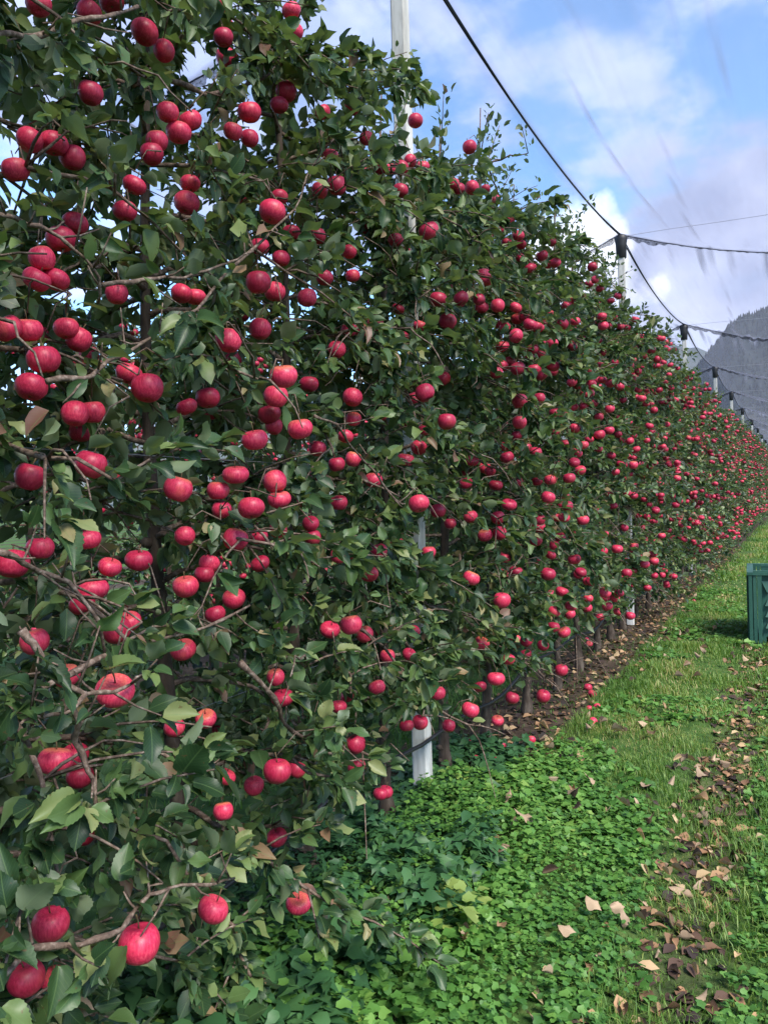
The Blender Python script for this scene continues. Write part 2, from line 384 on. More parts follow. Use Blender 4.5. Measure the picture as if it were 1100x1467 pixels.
mx_, my_, mz_ = mountain('forested_mountain', [-10, -7.5, -5.8, -4.9, -4.0, -3.0, -1.5, 3, 10, 22, 34], [2.0, 5.5, 8.4, 9.7, 10.7, 11.3, 11.8, 12.6, 13.5, 11, 6], 2600, 1300, M_FOREST, 3)
mountain('far_mountain', [-62, -45, -30, -18, -11, -8, -6, -4, 0, 6], [3, 5, 7, 9, 10.4, 10.3, 9.6, 8.6, 7, 5], 4600, 3300, M_ROCK, 8)
# conifers that clothe the slope
r_ = np.random.default_rng(4)
nc = 5200
ii = r_.uniform(6, 27.5, nc); jj = r_.uniform(0, 70, nc)
crest = r_.random(nc) < 0.16
ii[crest] = r_.uniform(23.5, 25.5, crest.sum())
i0, j0 = ii.astype(int), jj.astype(int); fi, fj = ii - i0, jj - j0
def bil(M): return M[i0, j0] * (1 - fi) * (1 - fj) + M[i0 + 1, j0] * fi * (1 - fj) + M[i0, j0 + 1] * (1 - fi) * fj + M[i0 + 1, j0 + 1] * fi * fj
P = np.stack([bil(mx_), bil(my_), bil(mz_)], -1)
hh = r_.uniform(7, 15, nc); rr = hh * r_.uniform(0.17, 0.27, nc)
ang = np.arange(6) * math.pi / 3
ring = np.stack([np.cos(ang), np.sin(ang), np.zeros(6)], -1)
CV = np.concatenate([P[:, None] + ring[None] * rr[:, None, None], (P + np.stack([0 * hh, 0 * hh, hh], -1))[:, None]], 1)
CF = np.array([[k, (k + 1) % 6, 6] for k in range(6)])
link('mountain_forest', mesh_from('mountain_forest', CV.reshape(-1, 3), (CF[None] + 7 * np.arange(nc)[:, None, None]).reshape(-1, 3), M_FOREST, False), kind='stuff')

# ------------------------------------------------------------------ posts, cables, net
POST_Y0, POST_S, POST_H = 3.63, 5.663, 4.52
def words(i): return ['first', 'second', 'third', 'fourth', 'fifth', 'sixth', 'seventh', 'eighth', 'ninth', 'tenth', 'eleventh', 'twelfth'][i]
def post_meshes():
    g = Geo(); w, c = 0.042, 0.009
    prof = [(-w + c, -w), (w - c, -w), (w, -w + c), (w, w - c), (w - c, w), (-w + c, w), (-w, w - c), (-w, -w + c)]
    zs = np.linspace(-0.4, POST_H - 0.06, 14); V = []
    for z in zs:
        s = 1.0 - 0.10 * z / POST_H
        V += [(x * s, y * s, z) for x, y in prof]
    F = [[i * 8 + k, i * 8 + (k + 1) % 8, (i + 1) * 8 + (k + 1) % 8, (i + 1) * 8 + k] for i in range(13) for k in range(8)] + [[13 * 8 + k for k in range(8)]]
    g.add(V, F)
    shaft = g.mesh('post_shaft', M_POST, False)
    g = Geo()
    def ringz(z, r): return [(r * math.cos(a) * 1.0, r * math.sin(a), z) for a in np.linspace(0, 2 * math.pi, 13)[:-1]]
    rings = [(POST_H - 0.26, 0.050), (POST_H - 0.255, 0.056), (POST_H - 0.10, 0.062), (POST_H - 0.05, 0.070), (POST_H - 0.012, 0.072), (POST_H, 0.055), (POST_H + 0.012, 0.03)]
    V = sum((ringz(z, r) for z, r in rings), [])
    F = [[i * 12 + k, i * 12 + (k + 1) % 12, (i + 1) * 12 + (k + 1) % 12, (i + 1) * 12 + k] for i in range(len(rings) - 1) for k in range(12)] + [[(len(rings) - 1) * 12 + k for k in range(12)]]
    g.add(V, F)
    cap = g.mesh('post_cap', M_CAP)
    return shaft, cap
SHAFT, CAP = post_meshes()
POSTS = [POST_Y0 + POST_S * i for i in range(11)]
for i, y in enumerate(POSTS):
    look = ['white concrete post rising through the leaves beside the nettles, its foot bare', 'white concrete post with black cap against the bright cloud'][i] if i < 2 else f'white concrete post with black cap, {words(i)} along the apple row'
    e = empty('support_post', (0, y, 0), look, 'post', 'concrete posts along the apple row')
    link('shaft', SHAFT, e); link('cap', CAP, e)
    e.rotation_euler = (random.uniform(-.006, .006), random.uniform(-.006, .006), random.uniform(-.1, .1))
for k, y in enumerate(POSTS[1:4]):
    e = empty('support_post', (-3.5, y, 0), 'white concrete post in the row of trees behind', 'post', 'concrete posts of the row behind')
    link('shaft', SHAFT, e); link('cap', CAP, e)

def ridge_z(y):
    t = ((y - POST_Y0) / POST_S) % 1.0
    return POST_H + 0.015 - 0.15 * 4 * t * (1 - t)
ys = np.arange(POST_Y0 - POST_S, POSTS[-1] + 0.01, POST_S / 16)
for off, dz in ((0.0, 0.0), (0.018, -0.03)):
    g = Geo(); g.tube(np.stack([0 * ys + off, ys, ridge_z(ys) + dz * np.sin(((ys - POST_Y0) / POST_S % 1) * math.pi)], -1), 0.0085 if not off else 0.005, 6)
    link('ridge_cable', g.mesh('ridge_cable', M_CABLE), label='thick dark ridge cable sagging from post cap to post cap' if not off else 'thinner cord hanging close under the dark ridge cable', category='cable')
for i, y in enumerate(POSTS):
    xs = np.linspace(-3.5, 3.6, 15); g = Geo()
    g.tube(np.stack([xs, 0 * xs + y, POST_H - 0.005 - 0.05 * np.abs(np.sin(xs / 3.5 * math.pi)) ** 2], -1), 0.0028, 4)
    link('cross_wire', g.mesh('cross_wire', M_WIRE), label=f'thin straight steel wire running across the aisle from the {words(i)} post', category='wire', group='wires crossing the aisle')
for k, z in enumerate((0.95, 1.75, 2.55, 3.35)):
    g = Geo(); yy = np.arange(-1, 61, 1.0)
    g.tube(np.stack([0 * yy + 0.045, yy, z + 0.01 * np.sin(yy * 1.7)], -1), 0.0016, 4)
    link('trellis_wire', g.mesh('trellis_wire', M_WIRE), label=f'thin steel trellis wire threaded along the apple row, {words(k)} from the ground', category='wire', group='trellis wires of the apple row')
pz = 0.36
g = Geo(); yy = np.arange(-1, 61, 0.25)
g.tube(np.stack([0.05 + 0.012 * np.sin(yy * 2.1), yy, pz + 0.03 * np.sin(yy * 2.2 + 1) + 0.02 * np.sin(yy * 5)], -1), 0.0105, 8)
link('irrigation_pipe', g.mesh('irrigation_pipe', M_PIPE), label='black plastic drip pipe running low along the tree trunks', category='pipe')

def net_profile(x, y, folds=1.0):
    ph = np.abs(((x + 1.75) % 3.5) - 1.75)              # distance from the nearest ridge
    t = ((y - POST_Y0) / POST_S) % 1.0
    bay = 4 * t * (1 - t)
    seam = np.exp(-(np.minimum(t, 1 - t) * POST_S / 0.75) ** 2)
    z = ridge_z(y) + 0.02 - 0.30 * ph - 0.05 * np.sin(ph / 1.75 * math.pi) - bay * (0.13 * np.clip(ph / 0.8, 0, 1))
    r = np.random.default_rng(77); fold = 0; amp = 0
    for i in range(16):
        k = r.uniform(14, 46); p0 = r.uniform(0, 6.28); sl = r.uniform(-0.10, 0.10)
        env = 0.5 + 0.5 * np.sin(y * r.uniform(0.25, 0.8) + x * r.uniform(-0.8, 0.8) + r.uniform(0, 6.28))
        fold = fold + env ** 2 * np.sin(k * (x + sl * y) + p0)
    fold = fold / 4.0
    a = 0.003 + 0.028 * seam * np.clip(ph / 0.25, 0, 1)
    gather = np.clip(np.abs(fold) - 0.45, 0, 1) * (2.0 * seam + 0.10) + 0.55 * np.exp(-(np.minimum(t, 1 - t) * POST_S / 0.035) ** 2) + 0.3 * np.exp(-(ph / 0.035) ** 2)
    # a few long single folds
    for x0, sl, ya, yb in ((0.55, 0.035, 4.6, 8.2), (0.98, -0.012, 5.4, 8.8), (1.2, 0.05, 3.75, 4.9), (0.72, 0.06, 3.75, 4.7), (1.42, 0.03, 3.8, 5.3), (1.0, -0.015, 10.2, 14.5)):
        w = np.exp(-((x - x0 - sl * (y - ya) - 0.03 * np.sin(y * 1.1 + x0 * 9)) / (0.010 + 0.006 * (x0 % 0.3) / 0.3)) ** 2) * np.clip((y - ya) / 0.8, 0, 1) * np.clip((yb - y) / 0.8, 0, 1)
        gather = gather + 0.5 * w; z = z + 0.02 * w
    a = a * (1 - 0.92 * np.exp(-(np.minimum(t, 1 - t) * POST_S / 0.07) ** 2)) * folds
    return z + a * fold, np.clip(gather, 0, 1)
nx_ = np.arange(-3.5, 3.61, 0.034)
tt = np.concatenate([np.array([0, .004, .009, .016, .026, .04, .06]), np.linspace(.085, .915, 15), 1 - np.array([.06, .04, .026, .016, .009, .004])])
ny_ = np.concatenate([POST_Y0 + POST_S * (k + tt) for k in range(-1, 10)])
NX, NY = np.meshgrid(nx_, ny_)
NZ, NG = net_profile(NX, NY)
net = empty('hail_net', (0, 0, 0), 'pale translucent hail net spread like a tent over row and aisle', 'net')
link('netting', mesh_from('netting', np.stack([NX, NY, NZ], -1).reshape(-1, 3), grid_faces(*NX.shape), M_NET, True, {'gather': NG.ravel()}, np.stack([NX, NY], -1).reshape(-1, 2)), net)
for i, y in enumerate(POSTS):
    xs = np.linspace(-1.75, 1.75, 71); z, _ = net_profile(xs, xs * 0 + y, 0.0)
    g = Geo(); g.tube(np.stack([xs, 0 * xs + y + 0.008 * np.sin(xs * 19), z - 0.012], -1), 0.005, 5)
    link('seam_cord', g.mesh('seam_cord', M_CABLE), net)
    # the net bunched along the cord: a crumpled hem hanging from it
    xs = np.arange(-1.75, 1.751, 0.0125); z, _ = net_profile(xs, xs * 0 + y, 0.0)
    rows = []
    reach = np.clip((0.62 - np.abs(xs)) / 0.3, 0.12, 1) if i == 1 else 1.0
    for k, dz in enumerate((0.004, -0.022, -0.048)):
        rows.append(np.stack([xs, y + (0.004 + 0.008 * k) * np.sin(xs * 67 + i) + 0.006 * k * np.sin(xs * 29 + 2 * i), z - 0.012 + dz * reach * (1 + 0.2 * np.sin(xs * 13 + i * 3) + 0.25 * np.sin(xs * 41))], -1))
    link('hem', mesh_from('hem', np.concatenate(rows), grid_faces(3, len(xs)), M_HEM), net)

# ------------------------------------------------------------------ leaf shapes
def leaf_template(st, wid, fold, curl, wave, twist, teeth, seed, cols=3):
    """unit-length leaf: x across, y along, z normal"""
    r = np.random.default_rng(seed); V, UV = [], []
    across = np.linspace(-1, 1, cols)
    for k, (s, w) in enumerate(zip(st, wid)):
        zc = -curl * s ** 1.8
        lift = {-1: wave * math.sin(5.5 * s + 1.7 * seed), 1: wave * math.sin(6.5 * s + 2.9 * seed)}
        for side in across:
            edge = abs(side) > 0.99
            ww = w * side * ((1 + teeth * ((-1) ** k) + 0.5 * teeth * r.uniform(-1, 1)) if edge else 1)
            z = zc + fold * w * abs(side) ** 1.4 + twist * s * side * w + lift[1 if side > 0 else -1] * w * abs(side) ** 2
            V.append((ww, s + (teeth * 0.35 * ((-1) ** k) if edge and 0 < k < len(st) - 1 else 0), z)); UV.append((0.5 + 0.5 * side * w / max(wid), s))
    F = [[k * cols + c, k * cols + c + 1, (k + 1) * cols + c + 1, (k + 1) * cols + c] for k in range(len(st) - 1) for c in range(cols - 1)]
    return np.array(V), np.array(F), np.array(UV)
def outline(n, p=0.42, wmax=0.30):
    st = np.linspace(0, 1, n) ** 1.05
    w = np.where(st < p, np.sqrt(np.clip(1 - ((p - st) / p) ** 2.2, 0, 1)), 1 - np.clip((st - p) / (1 - p), 0, 1) ** 2.1) * wmax
    w[0], w[-1] = 0.014, 0.006
    return st, w
KINDS = ((1.0, 0.40, 0.18, 0.22, 0.0, 1), (1.10, 0.22, 0.34, 0.36, 0.25, 2), (0.88, 0.75, 0.12, 0.22, -0.3, 3), (1.14, 0.12, -0.16, 0.42, 0.15, 4), (1.0, 0.95, 0.48, 0.3, 0.2, 5), (0.95, 0.32, 0.30, 0.5, -0.5, 6))
def family(n, teeth, cols): return [leaf_template(outline(n)[0], outline(n)[1] * w, f, c, wv, tw, teeth, sd, cols) for w, f, c, wv, tw, sd in KINDS]
NEAR_T, MIDL_T, FAR_T = family(5, 0.0, 3), family(4, 0.0, 3), family(4, 0.0, 3)[:3]
OBJ_T = family(19, 0.042, 5)
def frames(t, n):
    t = unit(t); b = unit(np.cross(t, n)); n2 = np.cross(b, t)
    return b, t, n2
def leaf_mass(name, pos, t, nrm, size, rnd, templates, mat, pick=None):
    b, t, n2 = frames(t, nrm)
    pick = rng.integers(0, len(templates), len(pos)) if pick is None else pick
    VV, FF, UU, RR, base = [], [], [], [], 0
    for k, (V, F, UV) in enumerate(templates):
        m = pick == k
        if not m.any(): continue
        c = m.sum()
        X = pos[m][:, None] + size[m][:, None, None] * (V[None, :, 0:1] * b[m][:, None] + V[None, :, 1:2] * t[m][:, None] + V[None, :, 2:3] * n2[m][:, None])
        VV.append(X.reshape(-1, 3)); FF.append((F[None] + base + len(V) * np.arange(c)[:, None, None]).reshape(-1, F.shape[1]))
        UU.append(np.tile(UV, (c, 1))); RR.append(np.repeat(rnd[m], len(V))); base += c * len(V)
    return mesh_from(name, np.concatenate(VV), np.concatenate(FF), mat, True, {'rnd': np.concatenate(RR)}, np.concatenate(UU))
LEAF_ME = [mesh_from('leaf', V, F, M_LEAF_OBJ, True, None, UV) for V, F, UV in OBJ_T]

# ------------------------------------------------------------------ apples
def apple_geo(nu, nv, sq=1.0, lob=0.03, seed=0):
    r = np.random.default_rng(seed); V = []
    for j in range(nv + 1):
        th = math.pi * j / nv
        for i in range(nu):
            ph = 2 * math.pi * i / nu
            rad = math.sin(th) ** 0.92
            z = math.cos(th)
            top = math.exp(-(th / 0.42) ** 2); bot = math.exp(-((math.pi - th) / 0.36) ** 2)
            zz = 0.90 * z * sq - 0.30 * top + 0.20 * bot
            taper = 1 - 0.10 * max(0, -z) ** 1.2
            l5 = 1 + lob * math.cos(5 * ph) * max(0, -z) ** 2
            V.append((rad * taper * l5 * math.cos(ph) * (1 + 0.02 * math.sin(ph + seed)), rad * taper * l5 * math.sin(ph), zz * (1 + 0.03 * math.cos(ph + seed))))
    F = [[j * nu + i, j * nu + (i + 1) % nu, (j + 1) * nu + (i + 1) % nu, (j + 1) * nu + i][::-1] for j in range(nv) for i in range(nu)]
    return np.array(V), np.array(F)
APPLE_V = [apple_geo(18, 13, 1.0, 0.03, 0), apple_geo(18, 13, 0.92, 0.05, 1), apple_geo(18, 13, 1.07, 0.03, 2)]
APPLE_ME = [mesh_from('apple', V, F, M_APPLE) for V, F in APPLE_V]
SMALL_ME = [mesh_from('apple', *apple_geo(12, 8, s, 0.03, k), M_APPLE) for k, s in enumerate((1.0, 0.93))]
g = Geo(); g.tube([(0, 0, 0.55), (0.03, 0.02, 0.9), (0.12, 0.03, 1.3)], [0.045, 0.035, 0.055], 5); STALK_ME = g.mesh('stalk', M_STALK)
g = Geo()
for k in range(5):
    a = k * 1.2566; g.add([(0.10 * math.cos(a - .5), 0.10 * math.sin(a - .5), -0.70), (0.10 * math.cos(a + .5), 0.10 * math.sin(a + .5), -0.70), (0.03 * math.cos(a), 0.03 * math.sin(a), -0.80)], [[0, 1, 2]])
g.add([(0.11 * math.cos(a), 0.11 * math.sin(a), -0.705) for a in np.linspace(0, 6.28, 8)[:-1]], [list(range(7))])
CALYX_ME = g.mesh('calyx', M_STALK, False)
def put_apple(parent, p, r, detail=True, lie=False, name='apple'):
    me = APPLE_ME[random.randrange(3)] if detail else SMALL_ME[random.randrange(2)]
    o = link(name, me, parent)
    tilt = random.uniform(0, 0.55) if not lie else random.uniform(0.6, 1.6)
    az = random.uniform(0, 6.28)
    o.matrix_local = Matrix.Translation(p) @ Matrix.Rotation(az, 4, 'Z') @ Matrix.Rotation(tilt, 4, 'X') @ Matrix.Rotation(random.uniform(0, 6.28), 4, 'Z') @ Matrix.Diagonal((r * random.uniform(.93, 1.06), r * random.uniform(.95, 1.06), r * random.uniform(.92, 1.05), 1))
    if detail:
        link('stalk', STALK_ME, o); link('calyx', CALYX_ME, o)
    return o

# apples read off the photograph: crop origin and half-scale coordinates (x, y, diameter)
CROPS = [
 ((0, 0), '415,90,75 835,30,55 845,90,40 640,105,45 625,10,60 320,5,50 820,262,60 715,320,65 667,375,58 715,395,42 545,345,68 512,378,70 450,402,60 435,440,45 480,320,45 153,410,85 207,450,65 85,400,50 45,485,60 260,265,45 110,10,45 255,35,50 535,580,72 545,525,35 358,603,60 780,605,75 800,565,45 745,705,55 805,740,40 740,808,74 787,835,66 880,852,56 1010,790,42 930,795,38 965,530,60 915,545,50 945,445,50 1008,305,50 1050,395,36 1075,420,45 1090,480,40 1075,927,48 1035,945,36 1000,945,36 745,942,65 652,972,72 560,850,35 520,840,45 175,685,85 105,800,80 160,800,50 120,740,60 20,940,90 80,945,85 225,970,62 190,940,60 335,840,55 215,640,45 385,530,50 925,320,30 470,145,40 835,665,45 910,675,35 1000,720,40 800,300,35'),
 ((0, 450), '125,130,97 90,208,92 422,210,90 370,170,75 225,75,65 595,240,68 535,265,40 655,75,75 745,42,65 812,177,80 885,200,55 790,235,70 860,328,72 772,285,65 785,320,50 730,360,75 910,385,52 965,430,50 1012,415,50 1070,475,50 970,540,52 1010,238,58 1013,300,38 990,350,45 965,100,52 1090,288,35 260,430,97 85,465,85 510,500,82 675,460,75 625,505,65 787,480,70 800,530,70 720,555,78 635,560,60 797,617,55 742,637,52 675,645,75 250,645,75 530,635,55 397,705,75 315,725,70 265,788,90 532,780,75 745,715,50 670,815,70 617,860,60 335,905,85 525,962,75 100,938,85 35,715,95 215,285,80 265,280,60 115,670,45 600,715,50 585,745,45 235,830,55 970,692,50 1015,690,52 1057,745,55 1085,678,50 945,905,60 1005,890,65 1045,918,52 890,600,45 895,640,40 370,880,50'),
 ((0, 950), '330,80,112 160,280,100 215,265,70 190,35,60 795,310,80 850,305,55 727,352,48 640,425,62 645,325,50 793,500,62 1020,232,58 1022,297,52 810,100,65 790,40,50 970,125,40 1080,70,50 235,495,55 145,750,112 400,805,125 610,707,92 855,690,70 75,905,110 155,905,70 1090,375,40 590,160,30 500,185,35 230,325,40'),
 ((550, 0), '90,345,45 245,420,42 15,483,40 50,480,45 112,475,40 75,460,32 47,545,44 128,660,58 33,687,46 252,537,44 215,540,36 290,540,28 200,525,34 328,655,36 303,665,28 385,675,35 393,700,30 423,765,28 390,738,26 285,788,42 250,800,28 155,857,50 220,855,48 325,875,42 280,880,40 323,927,30 52,965,36 40,885,34 437,832,24 475,897,22 445,735,20 720,915,24 510,840,22'),
 ((550, 450), '182,20,50 105,35,48 383,12,38 420,30,45 378,62,42 340,92,40 345,145,40 383,155,42 430,158,40 482,83,34 547,20,32 573,57,26 628,33,32 540,48,30 170,185,45 117,225,56 85,240,40 180,307,56 120,330,44 100,382,48 62,417,50 388,248,46 445,240,36 388,310,44 488,282,34 513,300,30 500,326,30 538,195,32 565,192,28 605,187,30 590,228,28 738,241,26 568,280,28 645,333,30 478,365,34 434,395,36 520,370,28 570,375,34 545,425,34 562,447,32 530,470,38 352,410,42 253,420,38 287,440,40 235,484,40 320,490,40 470,525,42 525,550,36 570,590,36 615,560,28 643,512,26 715,520,26 714,432,28 723,387,24 704,363,24 657,550,26 358,546,44 326,583,42 248,580,40 190,600,34 155,563,48 100,543,60 443,610,38 505,640,34 435,650,36 290,633,42 332,628,42 373,660,38 128,682,42 35,657,44 545,703,38 470,745,42 378,738,40 340,745,34 668,673,32 747,717,28 773,707,28 795,635,24 755,655,22 695,742,30 563,740,34 583,765,30 250,757,48 338,820,50 510,795,38 473,803,34 585,815,30 632,812,32 640,838,32 617,868,28 560,830,26 485,897,36 516,912,40 84,910,36 280,943,44 405,975,36 455,950,36 412,930,30 72,975,40 10,980,36 775,750,22 797,748,20 830,752,20 890,680,22 930,680,22 953,688,22 840,470,22 870,465,20 848,430,22 845,520,28 890,490,24 778,562,24 835,547,24 890,547,20 930,345,20 887,300,18 910,300,18 773,275,24 760,320,24 825,230,22 805,192,20 847,132,20 705,210,20 770,220,20 720,180,20 620,145,22'),
 ((550, 950), '508,20,46 320,45,52 275,68,38 247,134,54 367,100,42 456,95,40 153,88,48 103,170,48 65,180,42 185,180,40 325,165,36 107,38,36 5,370,36')]
def half_depth(z):        # half thickness of the row
    return np.interp(z, [0.3, 0.8, 1.5, 2.4, 3.2, 3.7, 4.1], [0.38, 0.52, 0.52, 0.46, 0.36, 0.24, 0.10])
HERO = []
for (ox, oy), txt in CROPS:
    for tok in txt.split():
        x, y, d = map(float, tok.split(','))
        px, py, d = ox + x / 2, oy + y / 2, d / 2
        depth = 0.077 * F_PX / d
        q = CAM + ray(px, py) * depth
        s = on_plane(px, py, 0.35)
        hd = float(half_depth(s[2]))
        lim_hi = hd + (0.16 if py > 1150 and px < 500 else 0.06)
        X = min(max(q[0], hd * 0.45), lim_hi)
        p = on_plane(px, py, X)
        true_depth = float((p - CAM) @ fw)
        r = min(max(d * true_depth / F_PX / 2, 0.031), 0.043)
        HERO.append((p, r))
# boughs read off the photograph: (x plane, start radius, end radius, pixel points)
BOUGHS = [
 (0.66, .0075, .0035, [(-30, 1412), (0, 1392), (45, 1362), (110, 1355), (165, 1328), (215, 1290), (250, 1270), (300, 1264), (345, 1262)]),
 (0.50, .009, .004, [(-20, 782), (5, 795), (65, 820), (100, 835), (132, 885), (160, 940)]),
 (0.48, .008, .004, [(60, 985), (130, 945), (210, 922), (280, 905), (350, 868)]),
 (0.60, .011, .0035, [(30, 905), (49, 938), (90, 974), (123, 995), (164, 989), (215, 965)]),
 (0.60, .006, .003, [(123, 995), (98, 1017), (65, 1028), (27, 1035)]),
 (0.56, .0085, .004, [(92, 1000), (104, 1034), (117, 1064), (128, 1107), (131, 1145), (142, 1186)]),
 (0.10, .016, .006, [(188, 122), (205, 110), (220, 102), (260, 118), (290, 138), (350, 122), (385, 108), (418, 60)]),
 (0.40, .010, .005, [(-20, 54), (0, 52), (65, 47), (100, 32), (150, 25), (205, 6)]),
 (0.45, .007, .004, [(-10, 308), (0, 310), (75, 327), (95, 345), (135, 395), (150, 430)]),
 (0.42, .006, .003, [(225, 475), (280, 440), (325, 395), (380, 340), (420, 295), (450, 240), (485, 188)]),
 (0.44, .007, .004, [(145, 410), (210, 400), (270, 395), (320, 380), (355, 362)]),
 (0.44, .007, .004, [(67, 545), (120, 542), (160, 517), (195, 497), (225, 475), (260, 452)]),
 (0.46, .010, .006, [(345, 950), (385, 995), (415, 1040), (450, 1070), (467, 1080)]),
 (0.42, .006, .004, [(450, 595), (480, 612), (505, 635), (535, 675), (550, 705), (575, 720), (590, 724)])]

# ------------------------------------------------------------------ apple trees
def grow(seed, dens=1.0, height=3.85, low=0.48, more=0):
    """limbs (polylines), spur points with outward directions, in tree-local coordinates"""
    r = np.random.default_rng(seed)
    lean = r.uniform(-0.03, 0.03, 2)
    tz = np.linspace(0, height - 0.25, 16)
    trunk = np.stack([lean[0] * tz + 0.025 * np.sin(tz * 1.7 + seed), lean[1] * tz + 0.03 * np.sin(tz * 1.3 + 2 * seed), tz], -1)
    def at_trunk(z): return np.array([np.interp(z, tz, trunk[:, k]) for k in range(3)])
    limbs, spurs, dirs = [], [], []
    def spur_line(pts, step, skip=0.06):
        seg = np.linalg.norm(np.diff(pts, axis=0), axis=1); cum = np.concatenate([[0], np.cumsum(seg)])
        for s in np.arange(skip + r.uniform(0, step), cum[-1], step):
            p = np.array([np.interp(s, cum, pts[:, k]) for k in range(3)]) + r.normal(0, 0.012, 3)
            d = np.array([np.interp(min(s + .02, cum[-1]), cum, pts[:, k]) - np.interp(s - .02, cum, pts[:, k]) for k in range(3)])
            spurs.append(p); dirs.append(d)
    nl = int(34 * dens) + more
    zs = low + (height - 0.27 - low) * (np.arange(nl) + r.uniform(0, 1, nl)) / nl
    for i, z in enumerate(zs):
        az = i * 2.4 + r.uniform(-0.5, 0.5)
        hd = float(half_depth(z)); L = np.hypot(math.cos(az) * hd, math.sin(az) * 0.47) * r.uniform(0.85, 1.12)
        p = at_trunk(z); h = np.array([math.cos(az), math.sin(az), 0]); rise = r.uniform(0.1, 0.6) if z > 1.2 else r.uniform(-0.1, 0.35)
        sag = r.uniform(0.5, 1.3); pts = [p]
        bend = r.uniform(-0.5, 0.5)
        for s in np.linspace(0.15, 1, 7):
            hx = np.array([math.cos(az + bend * s), math.sin(az + bend * s), 0])
            pts.append(p + hx * L * s + np.array([0, 0, L * (rise * s - sag * 0.55 * s * s)]) + r.normal(0, 0.01, 3))
        pts = np.array(pts); subs = []
        spur_line(pts, 0.05 / dens)
        for k in range(r.integers(3, 6)):
            q = pts[r.integers(2, 8)]; a2 = az + r.choice([-1, 1]) * r.uniform(0.5, 1.5); l2 = r.uniform(0.14, 0.34) * (0.6 + hd)
            hx = np.array([math.cos(a2), math.sin(a2), 0]); ups = r.uniform(-0.5, 0.9)
            sp = np.array([q + hx * l2 * s + np.array([0, 0, l2 * (ups * s - 0.3 * s * s)]) for s in np.linspace(0, 1, 4)])
            subs.append(sp); spur_line(sp, 0.048 / dens, 0.03)
        for k in range(2 if 1.0 < z < 2.9 else 0):
            q = pts[r.integers(3, 8)]; a2 = az + r.uniform(-0.8, 0.8); l2 = r.uniform(0.18, 0.36); ups = r.uniform(-0.2, 1.0)
            hx = np.array([math.cos(a2) * 0.7, math.sin(a2), 0])
            subs.append(np.array([q + hx * l2 * s + np.array([0, 0, l2 * (ups * s - 0.5 * s * s)]) + r.normal(0, 0.006, 3) for s in np.linspace(0, 1, 6)]))
        limbs.append((pts, subs, 0.0105 if z < 2.5 else 0.008))
    # the upright leading shoots at the top
    tops = []
    for k in range(9):
        b = at_trunk(height - r.uniform(0.25, 0.9)); a = r.uniform(0, 6.28); l = r.uniform(0.25, 0.5)
        off = r.uniform(0.15, 0.6)
        sp = np.array([b + np.array([math.cos(a) * off * l * s, math.sin(a) * off * l * 1.6 * s, l * s * (1 - 0.1 * s)]) for s in np.linspace(0, 1, 5)])
        tops.append(sp); spur_line(sp, 0.021, 0.02)
    limbs.append((np.concatenate([trunk[-3:], [trunk[-1] + [0.01, 0.02, 0.3]]]), tops, 0.010))
    n_top = 0
    return trunk, limbs, np.array(spurs), np.array(dirs)

def rosettes(spurs, dirs, per, size0, seed):
    r = np.random.default_rng(seed)
    n = np.maximum(1, r.poisson(per, len(spurs)))
    top = spurs[:, 2] > 3.3
    n[top] = np.minimum(n[top], 2)
    S = np.repeat(spurs, n, 0); D = unit(np.repeat(dirs, n, 0)); N_ = len(S)
    rad = unit(r.normal(0, 1, (N_, 3)))
    out = S * np.array([1.0, 0.7, 0]); out = unit(out + 1e-6)
    t = unit(rad * 1.0 + D * 0.55 + out * 0.55 + np.array([0, 0, -0.15]))
    tp = np.repeat(top, n)
    t[tp] = unit(rad[tp] * 0.9 + D[tp] * 0.9 + np.array([0, 0, 0.25]))
    nr = unit(np.array([0, 0, 0.75]) + out * 0.55 + r.normal(0, 0.5, (N_, 3)))
    size = size0 * np.clip(r.normal(1, 0.28, N_), 0.45, 1.7); size[tp] *= 0.8
    pos = S + t * (0.018 + 0.012 * r.random((N_, 1)))
    rnd = r.random(N_)
    return pos, t, nr, size, rnd

def trunk_mesh(trunk, seed):
    r = np.random.default_rng(seed); g = Geo()
    base = np.array([[trunk[0][0], trunk[0][1], -0.12], [trunk[0][0], trunk[0][1], 0.02], [trunk[0][0] + .004, trunk[0][1], 0.08], [trunk[0][0], trunk[0][1], 0.14]])
    rad = np.concatenate([[0.052, 0.044, 0.040, 0.031], np.linspace(0.028, 0.010, len(trunk) - 1)])
    rad = rad * (1 + r.normal(0, 0.07, len(rad)))
    pts = np.concatenate([base, trunk[1:]]); g.tube(pts, rad, 9)
    for k in range(7):                                   # burr knots
        z = r.uniform(0.05, 1.6); a = r.uniform(0, 6.28); c = np.array([np.interp(z, trunk[:, 2], trunk[:, 0]), np.interp(z, trunk[:, 2], trunk[:, 1]), z])
        d = np.array([math.cos(a), math.sin(a), 0.2]); g.tube([c + d * .015, c + d * 0.036, c + d * 0.046], [0.02, 0.017, 0.006], 6)
    return g.mesh('trunk', M_BARK)
def branch_mesh(pts, subs, r0, extra=()):
    g = Geo(); n = len(pts); g.tube(pts, np.linspace(r0, r0 * 0.35, n), 6)
    for s in subs: g.tube(s, np.linspace(r0 * 0.42, 0.0018, len(s)), 4)
    for s in extra: g.tube(s, np.linspace(0.0028, 0.0016, len(s)), 4)
    return g.mesh('branch', M_TWIG)

